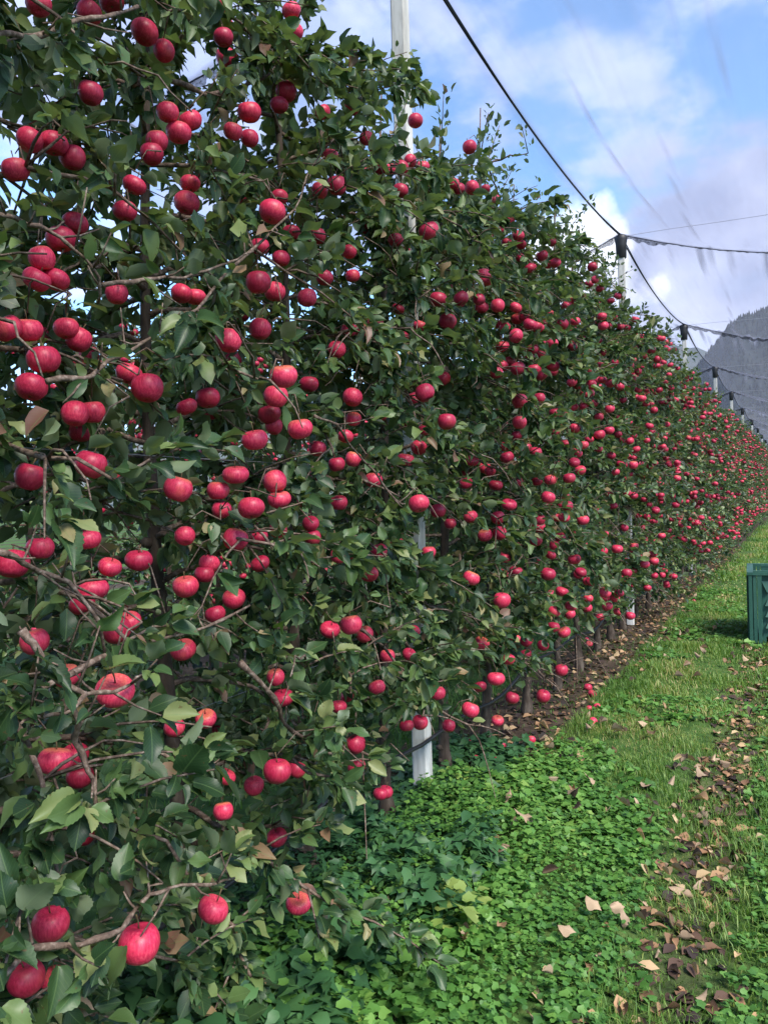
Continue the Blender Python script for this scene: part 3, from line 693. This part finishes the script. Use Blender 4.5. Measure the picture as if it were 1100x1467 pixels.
NEAR_Y = [0.35, 1.1, 1.86, 2.58, 3.22, 3.95, 4.62, 5.35, 6.08, 6.83, 7.6, 8.27, 8.95]
MID_Y = [9.72, 10.42, 11.07, 11.8, 12.55, 13.3, 14.0, 14.55, 15.4, 16.1]
FAR_Y = [16.85 + 0.76 * k for k in range(58)]
def tree_label(y):
    k = sum(1 for p in POSTS if p < y)
    if k == 0:
        before = sorted([t for t in NEAR_Y if t < POSTS[0]], reverse=True); i = before.index(y)
        return f'apple tree loaded with large red apples, {words(i)} in the row before the first post'
    i = sum(1 for t in NEAR_Y + MID_Y + FAR_Y if POSTS[k - 1] < t < y)
    return f'fruiting apple tree, {words(i)} in the row past the {words(k - 1)} concrete post'
ROW_GROUP = 'apple trees of the front row'
hero_by = {y: [] for y in NEAR_Y}
for p, r in HERO:
    if p[1] > 9.35: continue
    hero_by[min(NEAR_Y, key=lambda t: abs(t - p[1]))].append((p, r))
bough_by = {y: [] for y in NEAR_Y}
for X, ra, rb, pts in BOUGHS:
    P3 = np.array([on_plane(a, b, X) + np.array([0.02 * math.sin(i * 2.1), 0, 0]) for i, (a, b) in enumerate(pts)])
    bough_by[min(NEAR_Y, key=lambda t: abs(t - P3[:, 1].mean()))].append((P3, ra, rb))
N_LEAF = {0.35: 60, 1.1: 300, 1.86: 300, 2.58: 300, 3.22: 300, 3.95: 300, 4.62: 260, 5.35: 220, 6.08: 160, 6.83: 120, 7.6: 90, 8.27: 70, 8.95: 50}
all_hero = np.array([p for p, r in HERO])
for ti, ty in enumerate(NEAR_Y):
    base = np.array([0.0, ty, float(gz(0, ty))])
    e = empty('apple_tree', base, tree_label(ty), 'tree', ROW_GROUP)
    trunk, limbs, spurs, dirs = grow(100 + ti, 1.12, {2: 3.7, 3: 3.62, 4: 3.42, 5: 3.66, 6: 3.78}.get(ti, 3.76) + 0.08 * math.sin(ti * 2.4), 0.24 if ti < 3 else 0.62, 11 if ti < 3 else 9 if ti < 6 else 3)
    link('trunk', trunk_mesh(trunk, ti), e)
    heroes = [(p - base, r) for p, r in hero_by[ty]]
    # every apple hangs from the nearest twig
    extra = {k: [] for k in range(len(limbs))}
    for p, r in heroes:
        topp = p + np.array([0, 0, r * 1.15])
        best = min(((np.linalg.norm(q - topp - [0, 0, .05]), k, q) for k, (pts, subs, _) in enumerate(limbs) for q in np.concatenate([pts[2:]] + [s[1:] for s in subs])), key=lambda b: b[0])
        q = best[2]; mid = (q + topp) / 2 + np.array([0, 0, 0.03])
        extra[best[1]].append(np.array([q, mid, topp]))
    for k, (pts, subs, r0) in enumerate(limbs):
        link('branch', branch_mesh(pts, subs, r0, extra[k]), e)
    bs, bd = [], []
    for P3, ra, rb in bough_by[ty]:
        Q = P3 - base; g = Geo()
        kk = np.linspace(0, len(Q) - 1, len(Q) * 3); Q2 = np.stack([np.interp(kk, np.arange(len(Q)), Q[:, c]) for c in range(3)], -1)
        Q2 = Q2 + rng.normal(0, 0.0016, Q2.shape)
        knob = 1 + 0.35 * (rng.random(len(Q2)) < 0.22); g.tube(Q2, 0.70 * np.linspace(ra, rb, len(Q2)) * knob * (1 + rng.normal(0, 0.08, len(Q2))), 8)
        for j in range(3, len(Q2) - 1, 2):
            d = unit(rng.normal(0, 1, 3) + np.array([0, 0, 0.4])); l = rng.uniform(0.03, 0.13)
            g.tube([Q2[j], Q2[j] + d * l * 0.5, Q2[j] + d * l + [0, 0, 0.01]], [0.003, 0.0022, 0.0014], 5)
            bs.append(Q2[j] + d * l * 0.9 - np.array([0.02, 0, 0])); bd.append(d)
        link('branch', g.mesh('branch', M_TWIG), e)
    if bs: spurs = np.concatenate([spurs, np.array(bs)]); dirs = np.concatenate([dirs, np.array(bd)])
    pos, t, nr, size, rnd = rosettes(spurs, dirs, 5.2, 0.0515, 500 + ti)
    # leaves do not grow through the fruit, and the apples hang clear on the aisle side
    cen = pos + t * size[:, None] * 0.5 + base
    keep = np.ones(len(pos), bool)
    for p in all_hero:
        if abs(p[1] - ty) > 1.6: continue
        v = CAM - p; v = v / np.linalg.norm(v); d = cen - p; s = np.clip(d @ v, 0, 0.5)
        keep &= np.linalg.norm(d - s[:, None] * v, axis=1) > 0.047
    keep &= cen[:, 2] > (0.12 if ty < 2.2 else 0.54 + 0.08 * np.sin(cen[:, 1] * 7)) + np.where(ty < 2.2, 0, 0.55 * np.clip(cen[:, 0] - 0.25, 0, 1))
    pos, t, nr, size, rnd = pos[keep], t[keep], nr[keep], size[keep], rnd[keep]
    cen = cen[keep]
    # the leaves that show largest, on the aisle side, are single leaves
    out = cen[:, 0] - half_depth(cen[:, 2]) * 0.8
    score = np.where(out > -0.12, 1.0 / np.linalg.norm(cen - CAM, axis=1), 0) * np.clip(out + 0.3, 0.1, 0.6)
    order = np.argsort(-score)[:N_LEAF[ty]]
    single = np.zeros(len(pos), bool); single[order] = True
    m = ~single
    o = link('foliage', leaf_mass('foliage', pos[m], t[m], nr[m], size[m], rnd[m], NEAR_T if ty < 4.4 else MIDL_T, M_LEAF), e, kind='stuff')
    b_, t_, n_ = frames(t, nr)
    for k in order:
        lo = link('leaf', LEAF_ME[int(rnd[k] * 6e4) % 6], e); s = size[k] * 1.06
        lo.matrix_local = Matrix(((b_[k][0] * s, t_[k][0] * s, n_[k][0] * s, pos[k][0]), (b_[k][1] * s, t_[k][1] * s, n_[k][1] * s, pos[k][1]), (b_[k][2] * s, t_[k][2] * s, n_[k][2] * s, pos[k][2]), (0, 0, 0, 1)))
    for p, r in heroes: put_apple(e, p, r, detail=ty < 4.3)
    if ty > 3.5:
        face = spurs[(spurs[:, 0] > 0.55 * half_depth(spurs[:, 2])) & (spurs[:, 2] > 0.7) & (spurs[:, 2] < 3.3)]
        got = [p for p, _ in heroes]; n_add = 0
        for q in face[rng.permutation(len(face))]:
            q = q + np.array([0.02, 0, -0.05])
            if n_add >= 26 + 2 * (ti - 5) or any(np.linalg.norm(q - p) < 0.075 for p in got): continue
            got.append(q); n_add += 1; put_apple(e, q, rng.uniform(0.032, 0.039), detail=False)
    # fruit deeper inside and on the far side
    sp = spurs[(spurs[:, 2] > 0.6) & (spurs[:, 2] < 3.6) & (spurs[:, 0] < 0.12)]
    for q in sp[rng.choice(len(sp), 10, False)]: put_apple(e, q + np.array([0, 0, -0.06]), rng.uniform(0.033, 0.039), detail=False)

# shared variants for the farther trees
VAR = []
for v in range(5):
    trunk, limbs, spurs, dirs = grow(300 + v, 0.95, 3.58)
    pos, t, nr, size, rnd = rosettes(spurs, dirs, 3.8, 0.062, 700 + v)
    g = Geo()
    for pts, subs, r0 in limbs:
        g.tube(pts, np.linspace(r0, r0 * 0.35, len(pts)), 5)
        for s in subs: g.tube(s, np.linspace(r0 * 0.45, 0.002, len(s)), 4)
    r = np.random.default_rng(900 + v)
    outer = spurs[(np.abs(spurs[:, 0]) > half_depth(spurs[:, 2]) * 0.62) & (spurs[:, 2] > 0.55) & (spurs[:, 2] < 3.55)]
    pick = outer[r.choice(len(outer), 40, False)]
    ap = []
    for q in pick:
        for c in range(r.choice([1, 1, 2, 2, 3])):
            p = q + np.array([0.035 * np.sign(q[0]), 0, -0.055]) + r.normal(0, 0.035, 3); ap.append((p, r.uniform(0.033, 0.041)))
    cen = pos + t * size[:, None] * 0.5
    keep = np.ones(len(pos), bool)
    for p, rr_ in ap:
        sgn = np.array([np.sign(p[0]) * 0.8, -0.6, 0]); d = cen - p; s = np.clip(d @ sgn, 0, 0.2)
        keep &= np.linalg.norm(d - s[:, None] * sgn, axis=1) > 0.042
    fol = leaf_mass('foliage', pos[keep], t[keep], nr[keep], size[keep], rnd[keep], FAR_T, M_LEAF_FAR)
    AV, AF = apple_geo(9, 6, 1.0, 0, v)
    fr = mesh_from('fruit', np.concatenate([AV * r_2 + p for p, r_2 in ap]), np.concatenate([AF + len(AV) * k for k in range(len(ap))]), M_APPLE_FAR)
    VAR.append((trunk_mesh(trunk, 40 + v), g.mesh('branches', M_TWIG), fol, fr, ap))
def far_tree(x, y, v, single, label, group):
    e = empty('apple_tree', (x, y, float(gz(x, y))), label, 'tree', group)
    flip = random.random() < 0.5
    e.rotation_euler = (0, 0, (math.pi if flip else 0) + random.uniform(-0.15, 0.15))
    e.scale = (random.uniform(0.95, 1.08), 1.0, random.uniform(0.97, 1.04))
    tm, bm, fm, am, ap = VAR[v]
    link('trunk', tm, e); link('limbs', bm, e, kind='stuff'); link('foliage', fm, e, kind='stuff')
    if single:
        s = -1 if flip else 1
        for p, r in ap:
            if p[0] * s > 0: put_apple(e, p, r, detail=False)
    else: link('fruit', am, e, kind='stuff')
for i, y in enumerate(MID_Y): far_tree(0, y, i % 5, i < 5, tree_label(y), ROW_GROUP)
for i, y in enumerate(FAR_Y): far_tree(random.uniform(-.03, .03), y, (i * 2 + i // 5) % 5, False, tree_label(y), ROW_GROUP)
for i in range(15): far_tree(-3.5, 3.2 + 0.78 * i, (i * 3) % 5, False, 'apple tree of the next row, glimpsed through gaps between the front trees', 'apple trees of the row behind')

# ------------------------------------------------------------------ the fruit bin
def make_bin():
    e = empty('fruit_bin', (1.27, 8.87, float(gz(1.3, 8.9)) - 0.01), 'dark green plastic harvest bin with triangular vents standing on the grass', 'bin')
    Wd, Dp, Hh = 1.2, 1.0, 0.765
    def part(name, fn, mat=M_BIN, parent=None):
        g = Geo(); fn(g); return link(name, g.mesh(name, mat, False), parent or e)
    part('floor', lambda g: g.box((0.04, 0.04, 0.10), (Wd - .04, Dp - .04, 0.13)))
    for k in range(3): part('skid', lambda g, k=k: g.box((0.06 + k * 0.49, 0.02, 0.0), (0.16 + k * 0.49, Dp - 0.02, 0.10)))
    for cx, cy_, sx, sy in ((0, 0, 1, 1), (Wd, 0, -1, 1), (Wd, Dp, -1, -1), (0, Dp, 1, -1)):
        def corner(g):
            # ribbed corner upright
            for k in range(3):
                a, b = 0.004 + 0.042 * k, 0.038 + 0.042 * k
                pr = 0.016 if k != 1 else 0.010
                x0, x1 = sorted((cx + sx * a, cx + sx * b)); y0, y1 = sorted((cy_ - sy * pr, cy_ + sy * 0.05)); g.box((x0, y0, 0.03), (x1, y1, Hh - 0.03))
                if k:
                    y0, y1 = sorted((cy_ + sy * a, cy_ + sy * b)); x0, x1 = sorted((cx - sx * pr, cx + sx * 0.05)); g.box((x0, y0, 0.031), (x1, y1, Hh - 0.031))
            x0, x1 = sorted((cx + sx * 0.002, cx + sx * 0.128)); y0, y1 = sorted((cy_ + sy * 0.002, cy_ + sy * 0.128))
            g.box((x0, y0, 0.0), (x1, y0 + .03 if sy > 0 else y1, 0.028)) if sy > 0 else g.box((x0, y1 - .03, 0), (x1, y1, 0.028))
        part('corner_upright', corner)
    part('wall_panel', lambda g: g.box((0.128, 0.022, 0.10), (Wd - 0.128, 0.045, Hh - 0.03)))
    part('wall_panel', lambda g: g.box((0.128, Dp - 0.045, 0.10), (Wd - 0.128, Dp - 0.022, Hh - 0.03)))
    part('wall_panel', lambda g: g.box((0.022, 0.128, 0.10), (0.045, Dp - 0.128, Hh - 0.03)))
    part('wall_panel', lambda g: g.box((Wd - 0.045, 0.128, 0.10), (Wd - 0.022, Dp - 0.128, Hh - 0.03)))
    def rim(g):
        g.box((-0.012, -0.022, Hh - 0.03), (Wd + 0.012, 0.05, Hh)); g.box((-0.012, Dp - 0.05, Hh - 0.03), (Wd + 0.012, Dp + 0.022, Hh))
        g.box((-0.012, 0.05, Hh - 0.031), (0.05, Dp - 0.05, Hh - 0.001)); g.box((Wd - 0.05, 0.05, Hh - 0.031), (Wd + 0.012, Dp - 0.05, Hh - 0.001))
    part('rim', rim)
    def lip(g): g.box((0.05, -0.008, Hh), (Wd - 0.05, 0.035, Hh + 0.014))
    part('stacking_lip', lip)
    for c in range(6):
        x = 0.185 + c * 0.166
        for z in (0.19, 0.305, 0.42):
            def vent(g):
                g.add([(x - .033, 0.022, z), (x + .033, 0.022, z), (x, 0.022, z + 0.075), (x - .033, -0.018, z), (x + .033, -0.018, z), (x, 0.016, z + 0.075)],
                      [[0, 2, 1], [3, 4, 5], [0, 1, 4, 3], [1, 2, 5, 4], [2, 0, 3, 5]])
            part('vent', vent)
        def hood(g):
            g.add([(x - .06, 0.0218, 0.67), (x + .06, 0.0218, 0.67), (x + .012, 0.0218, 0.56), (x - .012, 0.0218, 0.56), (x - .06, 0.012, 0.67), (x + .06, 0.012, 0.67), (x + .012, -0.02, 0.56), (x - .012, -0.02, 0.56)],
                  [[4, 7, 6, 5], [0, 4, 5, 1], [1, 5, 6, 2], [2, 6, 7, 3], [3, 7, 4, 0]])
        part('vent_hood', hood)
    e.rotation_euler = (0, 0, 0.05)
make_bin()

# ------------------------------------------------------------------ ground plants
def rand_in(n, x0, x1, y0, y1): return rng.uniform(x0, x1, n), rng.uniform(y0, y1, n)
def blade_mesh(name, x, y, h, w, rnd, mat, lean=0.5):
    n = len(x); z = gz(x, y) - 0.004
    a = rng.uniform(0, 6.28, n); d = np.stack([np.cos(a), np.sin(a), 0 * a], -1)
    a2 = a + 1.57 + rng.uniform(-.5, .5, n); s = np.stack([np.cos(a2), np.sin(a2), 0 * a2], -1)
    ln = rng.uniform(0.1, 1.0, n) * lean
    B = np.stack([x, y, z], -1); u = np.array([0, 0, 1.0])
    m = B + u * (h * 0.55)[:, None] + d * (h * ln * 0.35)[:, None]; tp = B + u * (h * (1 - 0.35 * ln))[:, None] + d * (h * ln)[:, None]
    ws = s * w[:, None]
    V = np.stack([B - ws, B + ws, m + ws * 0.8, m - ws * 0.8, tp], 1).reshape(-1, 3)
    k = 5 * np.arange(n)[:, None]
    F = np.concatenate([k + np.array([[0, 1, 2]]), k + np.array([[0, 2, 3]]), k + np.array([[3, 2, 4]])])
    return mesh_from(name, V, F, mat, True, {'rnd': np.repeat(rnd, 5)})
def yellow(x, y): return np.clip(0.28 * wavy(x, y, 21, 2.6) * 2 + 0.45 * np.exp(-((x - 0.78) / 0.3) ** 2) * np.clip((y - 4) / 1.5, 0, 1), -0.2, 0.55)
def weed_zone(x, y):      # where the broad-leaved cover stands thick, its edge ragged
    w = 0.16 * wavy(x, y, 31, 3.0) * 2 + 0.34 * wavy(x, y, 32, 10) + rng.normal(0, 0.17, np.shape(x))
    a = (y < 4.55 - 0.55 * np.clip((x - 0.55) / 0.5, 0, 1.6) + w) & (x < 1.17 + 0.5 * w)
    b = (x > 1.52 + 0.4 * w) & (y < 6.5 + 3 * w)
    return a | b
def strip(x, y): return np.abs(x) < 0.36 + 0.09 * wavy(x, y, 41, 3.0) + 0.03 * np.clip(y - 6, 0, 6) * 0
def rutmask(x, y): return np.abs(x - 1.37 - 0.05 * wavy(x, y, 51, 1.6)) < 0.12 + 0.06 * wavy(x, y, 52, 4)
parts = []
for n, box, hs, wd in ((48000, (0.3, 2.3, 1.7, 5.5), 0.062, 0.0019), (52000, (0.25, 2.6, 5.5, 11.5), 0.068, 0.0030), (34000, (0.25, 3.0, 11.5, 34), 0.085, 0.008), (16000, (-3.2, -0.35, 2.0, 10), 0.09, 0.004)):
    x, y = rand_in(n, *box)
    keep = ~strip(x, y) & (rng.random(n) > 0.12 * rutmask(x, y)) & (rng.random(n) > 0.55 * (weed_zone(x, y) & (x < 1.2)))
    x, y = x[keep], y[keep]; m = len(x)
    tuft = np.clip(0.75 + 0.9 * wavy(x, y, 23, 9) + 0.7 * wavy(x, y, 24, 3.5), 0.35, 1.9)
    thin = rng.random(m) < np.clip(0.45 + 0.7 * tuft, 0, 1); x, y, tuft = x[thin], y[thin], tuft[thin]; m = len(x)
    parts.append((x, y, hs * tuft * rng.uniform(0.4, 1.3, m), wd * rng.uniform(0.7, 1.4, m)))
gx2, gy2, gh2, gw2 = (np.concatenate([p[k] for p in parts]) for k in range(4))
grnd = np.clip(rng.random(len(gx2)) * 0.75 + yellow(gx2, gy2), 0, 1)
link('grass', blade_mesh('grass', gx2, gy2, gh2, gw2, grnd, M_GRASS, 1.1), kind='stuff', label='short green and yellowish grass of the orchard aisle', category='grass')
# dark thin grass and moss on the soil strip
x, y = rand_in(14000, -0.4, 0.45, 4.0, 20); k = rng.random(len(x)) < 0.25 + 0.5 * (wavy(x, y, 61, 3) > 0.1); x, y = x[k], y[k]
link('strip_grass', blade_mesh('strip_grass', x, y, rng.uniform(0.02, 0.055, len(x)), rng.uniform(0.0015, 0.003, len(x)), rng.random(len(x)) * 0.4, M_GRASS, 1.4), kind='stuff', label='thin dark grass on the bare soil under the trees', category='grass')

def lobed(seed, lobes):
    """a small toothed leaf as a fan: centre line plus outline"""
    r = np.random.default_rng(seed); V = [(0, 0, 0), (0, 0.5, -0.02)]; K = 9
    for k in range(K):
        a = -2.5 + 5.0 * k / (K - 1)
        rr = (0.42 + 0.12 * math.cos(a * lobes)) * (1 + r.uniform(-.08, .08)) * (1 if k % 2 else 0.86)
        V.append((rr * math.sin(a), 0.5 + 0.56 * rr / 0.5 * math.cos(a) * 0.92, 0.05 * abs(math.sin(a)) - 0.10 * max(0, math.cos(a)) + r.uniform(-.03, .03)))
    F = [[1, 2 + k + 1, 2 + k] for k in range(K - 1)] + [[1, 2, 0], [1, 0, 2 + K - 1]]
    V = np.array(V); return V, np.array(F), V[:, :2] + [0.5, 0]
WEED_T = [lobed(1, 3), lobed(2, 3), lobed(3, 5)]
NET_T = [leaf_template(np.array([0, .2, .45, .72, 1.0]), np.array([.05, .27, .25, .15, .01]), .2, .25, .1, 0, .12, 7), leaf_template(np.array([0, .2, .45, .72, 1.0]), np.array([.05, .33, .27, .15, .01]), .1, .35, .2, .1, .12, 8)]
def sprigs(name, x, y, top, nl, size, templates, mat, flat, rbias, **props):
    n = len(x); k = np.maximum(2, rng.poisson(nl, n)); X, Y, T = np.repeat(x, k), np.repeat(y, k), np.repeat(top, k); m = len(X)
    a = rng.uniform(0, 6.28, m); rad = np.stack([np.cos(a), np.sin(a), rng.normal(0.0, 0.22, m)], -1)
    f = rng.beta(2.2, 1.1, m)
    P = np.stack([X, Y, gz(X, Y) + T * f], -1) + rad * 0.012
    nr = unit(np.array([0, 0, 1.0]) * flat + rng.normal(0, 0.35, (m, 3)) + rad * 0.25)
    sz = size * np.clip(rng.normal(1, .28, m), .45, 1.7)
    sz = sz * np.clip(1 + 0.55 * wavy(X, Y, 73, 5) + 0.45 * wavy(X, Y, 74, 14), 0.55, 1.6)
    rn = np.clip(rng.random(m) * 0.6 + 0.25 * wavy(X, Y, 75, 4) + np.repeat(rng.random(n), k) * 0.35 + rbias, 0, 1)
    me = leaf_mass(name, P, rad, nr, sz, rn, templates, mat)
    return link(name, me, kind='stuff', **props)
x, y = rand_in(11500, 0.05, 2.2, 1.55, 7.0)
k = weed_zone(x, y) & ~((np.abs(x) < 0.32) & (y > 3.9)) & (rng.random(len(x)) > 0.45 * (x > 1.3)) & (rng.random(len(x)) > 0.8 * rutmask(x, y))
x, y = x[k], y[k]
lush = np.clip(1.25 - 0.85 * np.clip((x - 0.4) / 0.8, 0, 1), 0.35, 1.3) * np.clip(1.15 - 0.6 * np.clip((y - 3.2) / 1.2, 0, 1), 0.4, 1)
sprigs('ground_cover', x, y, 0.105 * lush * rng.uniform(0.5, 1.25, len(x)) * (1 + 0.4 * wavy(x, y, 71, 4)), 6.4, 0.0295, WEED_T, M_WEED, 1.0, 0.0, label='low bright green weeds with small lobed leaves covering the ground', category='weeds')
x, y = rand_in(1650, -0.25, 0.85, 1.5, 4.5)
dk = (0.62 - 0.15 * (y - 2) + 0.12 * wavy(x, y, 81, 3.2) * 2); k = (x < dk) & (rng.random(len(x)) < 0.8); x, y = x[k], y[k]
sprigs('nettle_patch', x, y, rng.uniform(0.12, 0.25, len(x)) * np.where((y > 3.0) & (x < 0.42), 0.42, 1.0), 9.0, 0.052, NET_T, M_WEED_DARK, 0.9, 0.0, label='darker toothed nettle leaves growing beside the trunks', category='weeds')
# scattered rosettes in the lawn farther on
x, y = rand_in(3600, 0.42, 2.4, 3.6, 13); k = (wavy(x, y, 91, 2.6) > -0.02) & (rng.random(len(x)) > 0.6 * rutmask(x, y)); x, y = x[k], y[k]
sprigs('lawn_weeds', x, y, rng.uniform(0.02, 0.06, len(x)), 4.5, 0.042, WEED_T, M_WEED, 0.9, 0.05, label='small broad-leaved weeds scattered through the aisle grass', category='weeds')
# the yellow-green plant among the weeds
yp = on_ground(650, 1290, 0.12)
x = yp[0] + rng.normal(0, 0.045, 16); y = yp[1] + rng.normal(0, 0.05, 16)
M_YW = leaf_mat('yellowing_leaf', False, [(0, (0.13, 0.22, 0.05)), (1, (0.26, 0.32, 0.09))], None, trans=0.3, veins=False)
sprigs('yellowing_weed', x, y, rng.uniform(0.14, 0.2, 16), 2.5, 0.06, WEED_T, M_YW, 0.7, 0.0, label='pale yellowing weed standing out among the green ones', category='weeds')

# ------------------------------------------------------------------ fallen leaves, litter and windfall apples
DRY_T = [leaf_template(outline(11)[0], outline(11)[1] * w, f, c, wv, tw, 0.06, sd, 5) for w, f, c, wv, tw, sd in ((0.9, 1.2, 0.5, 0.5, 0.5, 21), (1.0, 0.9, -0.5, 0.7, -0.6, 22), (0.75, 1.8, 0.35, 0.5, 0.9, 23), (1.0, 0.6, 0.8, 0.9, 0.3, 24), (0.6, 2.4, -0.2, 0.5, -0.8, 25))]
DRY_ME = [mesh_from('fallen_leaf', V, F, M_DRY, True, None, UV) for V, F, UV in DRY_T]
def fallen(x, y, size, lift, label, group):
    a = random.uniform(0, 6.28); o = link('fallen_leaf', random.choice(DRY_ME), label=label, category='leaf', group=group)
    o.matrix_world = Matrix.Translation((x, y, float(gz(x, y)) + lift)) @ Matrix.Rotation(a, 4, 'Z') @ Matrix.Rotation(random.gauss(0, .22), 4, 'X') @ Matrix.Rotation(random.choice([0, 0, math.pi]) + random.gauss(0, .4), 4, 'Y') @ Matrix.Scale(size, 4)
clumps = [(random.gauss(1.37, 0.05), random.uniform(2.3, 6.8)) for _ in range(7)] + [(1.3, 2.6), (1.38, 2.75), (1.36, 3.2), (1.33, 3.35), (1.3, 3.9), (1.1, 2.55), (1.28, 4.7), (1.25, 5.2)]
for k in range(115):
    c = random.choice(clumps); fallen(c[0] + random.gauss(0, .11), c[1] + random.gauss(0, .24), random.uniform(.034, .064), random.uniform(.012, .03), 'curled brown dry leaf lying in the worn wheel track', 'dry leaves in the wheel track')
for k in range(26):
    x, y = random.uniform(.45, 1.15), random.uniform(1.9, 4.2); fallen(x, y, random.uniform(.045, .075), random.uniform(.09, .12), 'tan dry leaf caught on top of the green weeds', 'dry leaves on the weeds')
for k in range(75):
    x, y = abs(random.gauss(.25, .17)), random.uniform(4.3, 12); fallen(x, y, random.uniform(.055, .09), random.uniform(.015, .035), 'pale dry leaf on the dark soil under the trees', 'dry leaves on the soil strip')
for k in range(80):
    x, y = random.uniform(.42, 2.0), random.uniform(4.0, 9.5); fallen(x, y, random.uniform(.055, .09), random.uniform(.04, .06), 'brown dry leaf lying on the aisle grass', 'dry leaves on the grass')
n = 5200
x = rng.normal(0.05, 0.26, n); y = rng.uniform(1.6, 22, n); ruty = rng.random(n) < 0.19; x[ruty] = rng.normal(1.37, 0.1, ruty.sum()); y[ruty] = rng.uniform(2, 9, ruty.sum())
a = rng.uniform(0, 6.28, n)
link('leaf_litter', leaf_mass('leaf_litter', np.stack([x, y, gz(x, y) + rng.uniform(.004, .02, n)], -1), np.stack([np.cos(a), np.sin(a), rng.normal(0, .2, n)], -1), unit(np.array([0, 0, 1.0]) + rng.normal(0, .3, (n, 3))), rng.uniform(.03, .075, n), rng.random(n) ** 1.5, FAR_T, M_LITTER), kind='stuff', label='small brown leaf litter under the trees and in the wheel track', category='leaf litter')
for px, py in [(669, 1069), (681, 1097), (688, 1073), (718, 1073), (714, 1095), (761, 1061), (849, 1035), (855, 1010), (842, 983), (848, 991), (844, 1012), (994, 861), (932, 859), (840, 918), (844, 926), (650, 1085)]:
    p = on_ground(px, py, 0.05); r = random.uniform(.026, .036)
    o = put_apple(None, (p[0], p[1], float(gz(p[0], p[1])) + r * 0.6), r, True, True, 'fallen_apple')
    o['label'] = 'windfall red apple lying on the soil under the trees'; o['category'] = 'apple'; o['group'] = 'windfall apples'

# ------------------------------------------------------------------ the air of the valley
m, n_, l_, out_ = new_mat('haze_air')
pv = N(n_, 'ShaderNodeVolumePrincipled')
pv.inputs['Color'].default_value = (0.80, 0.84, 0.95, 1); pv.inputs['Density'].default_value = 0.000028; pv.inputs['Anisotropy'].default_value = 0.2
l_.new(pv.outputs[0], out_.inputs['Volume'])
g = Geo(); g.box((-11000, -11000, -40), (11000, 11000, 960))
link('haze', g.mesh('haze', m, False), kind='stuff')
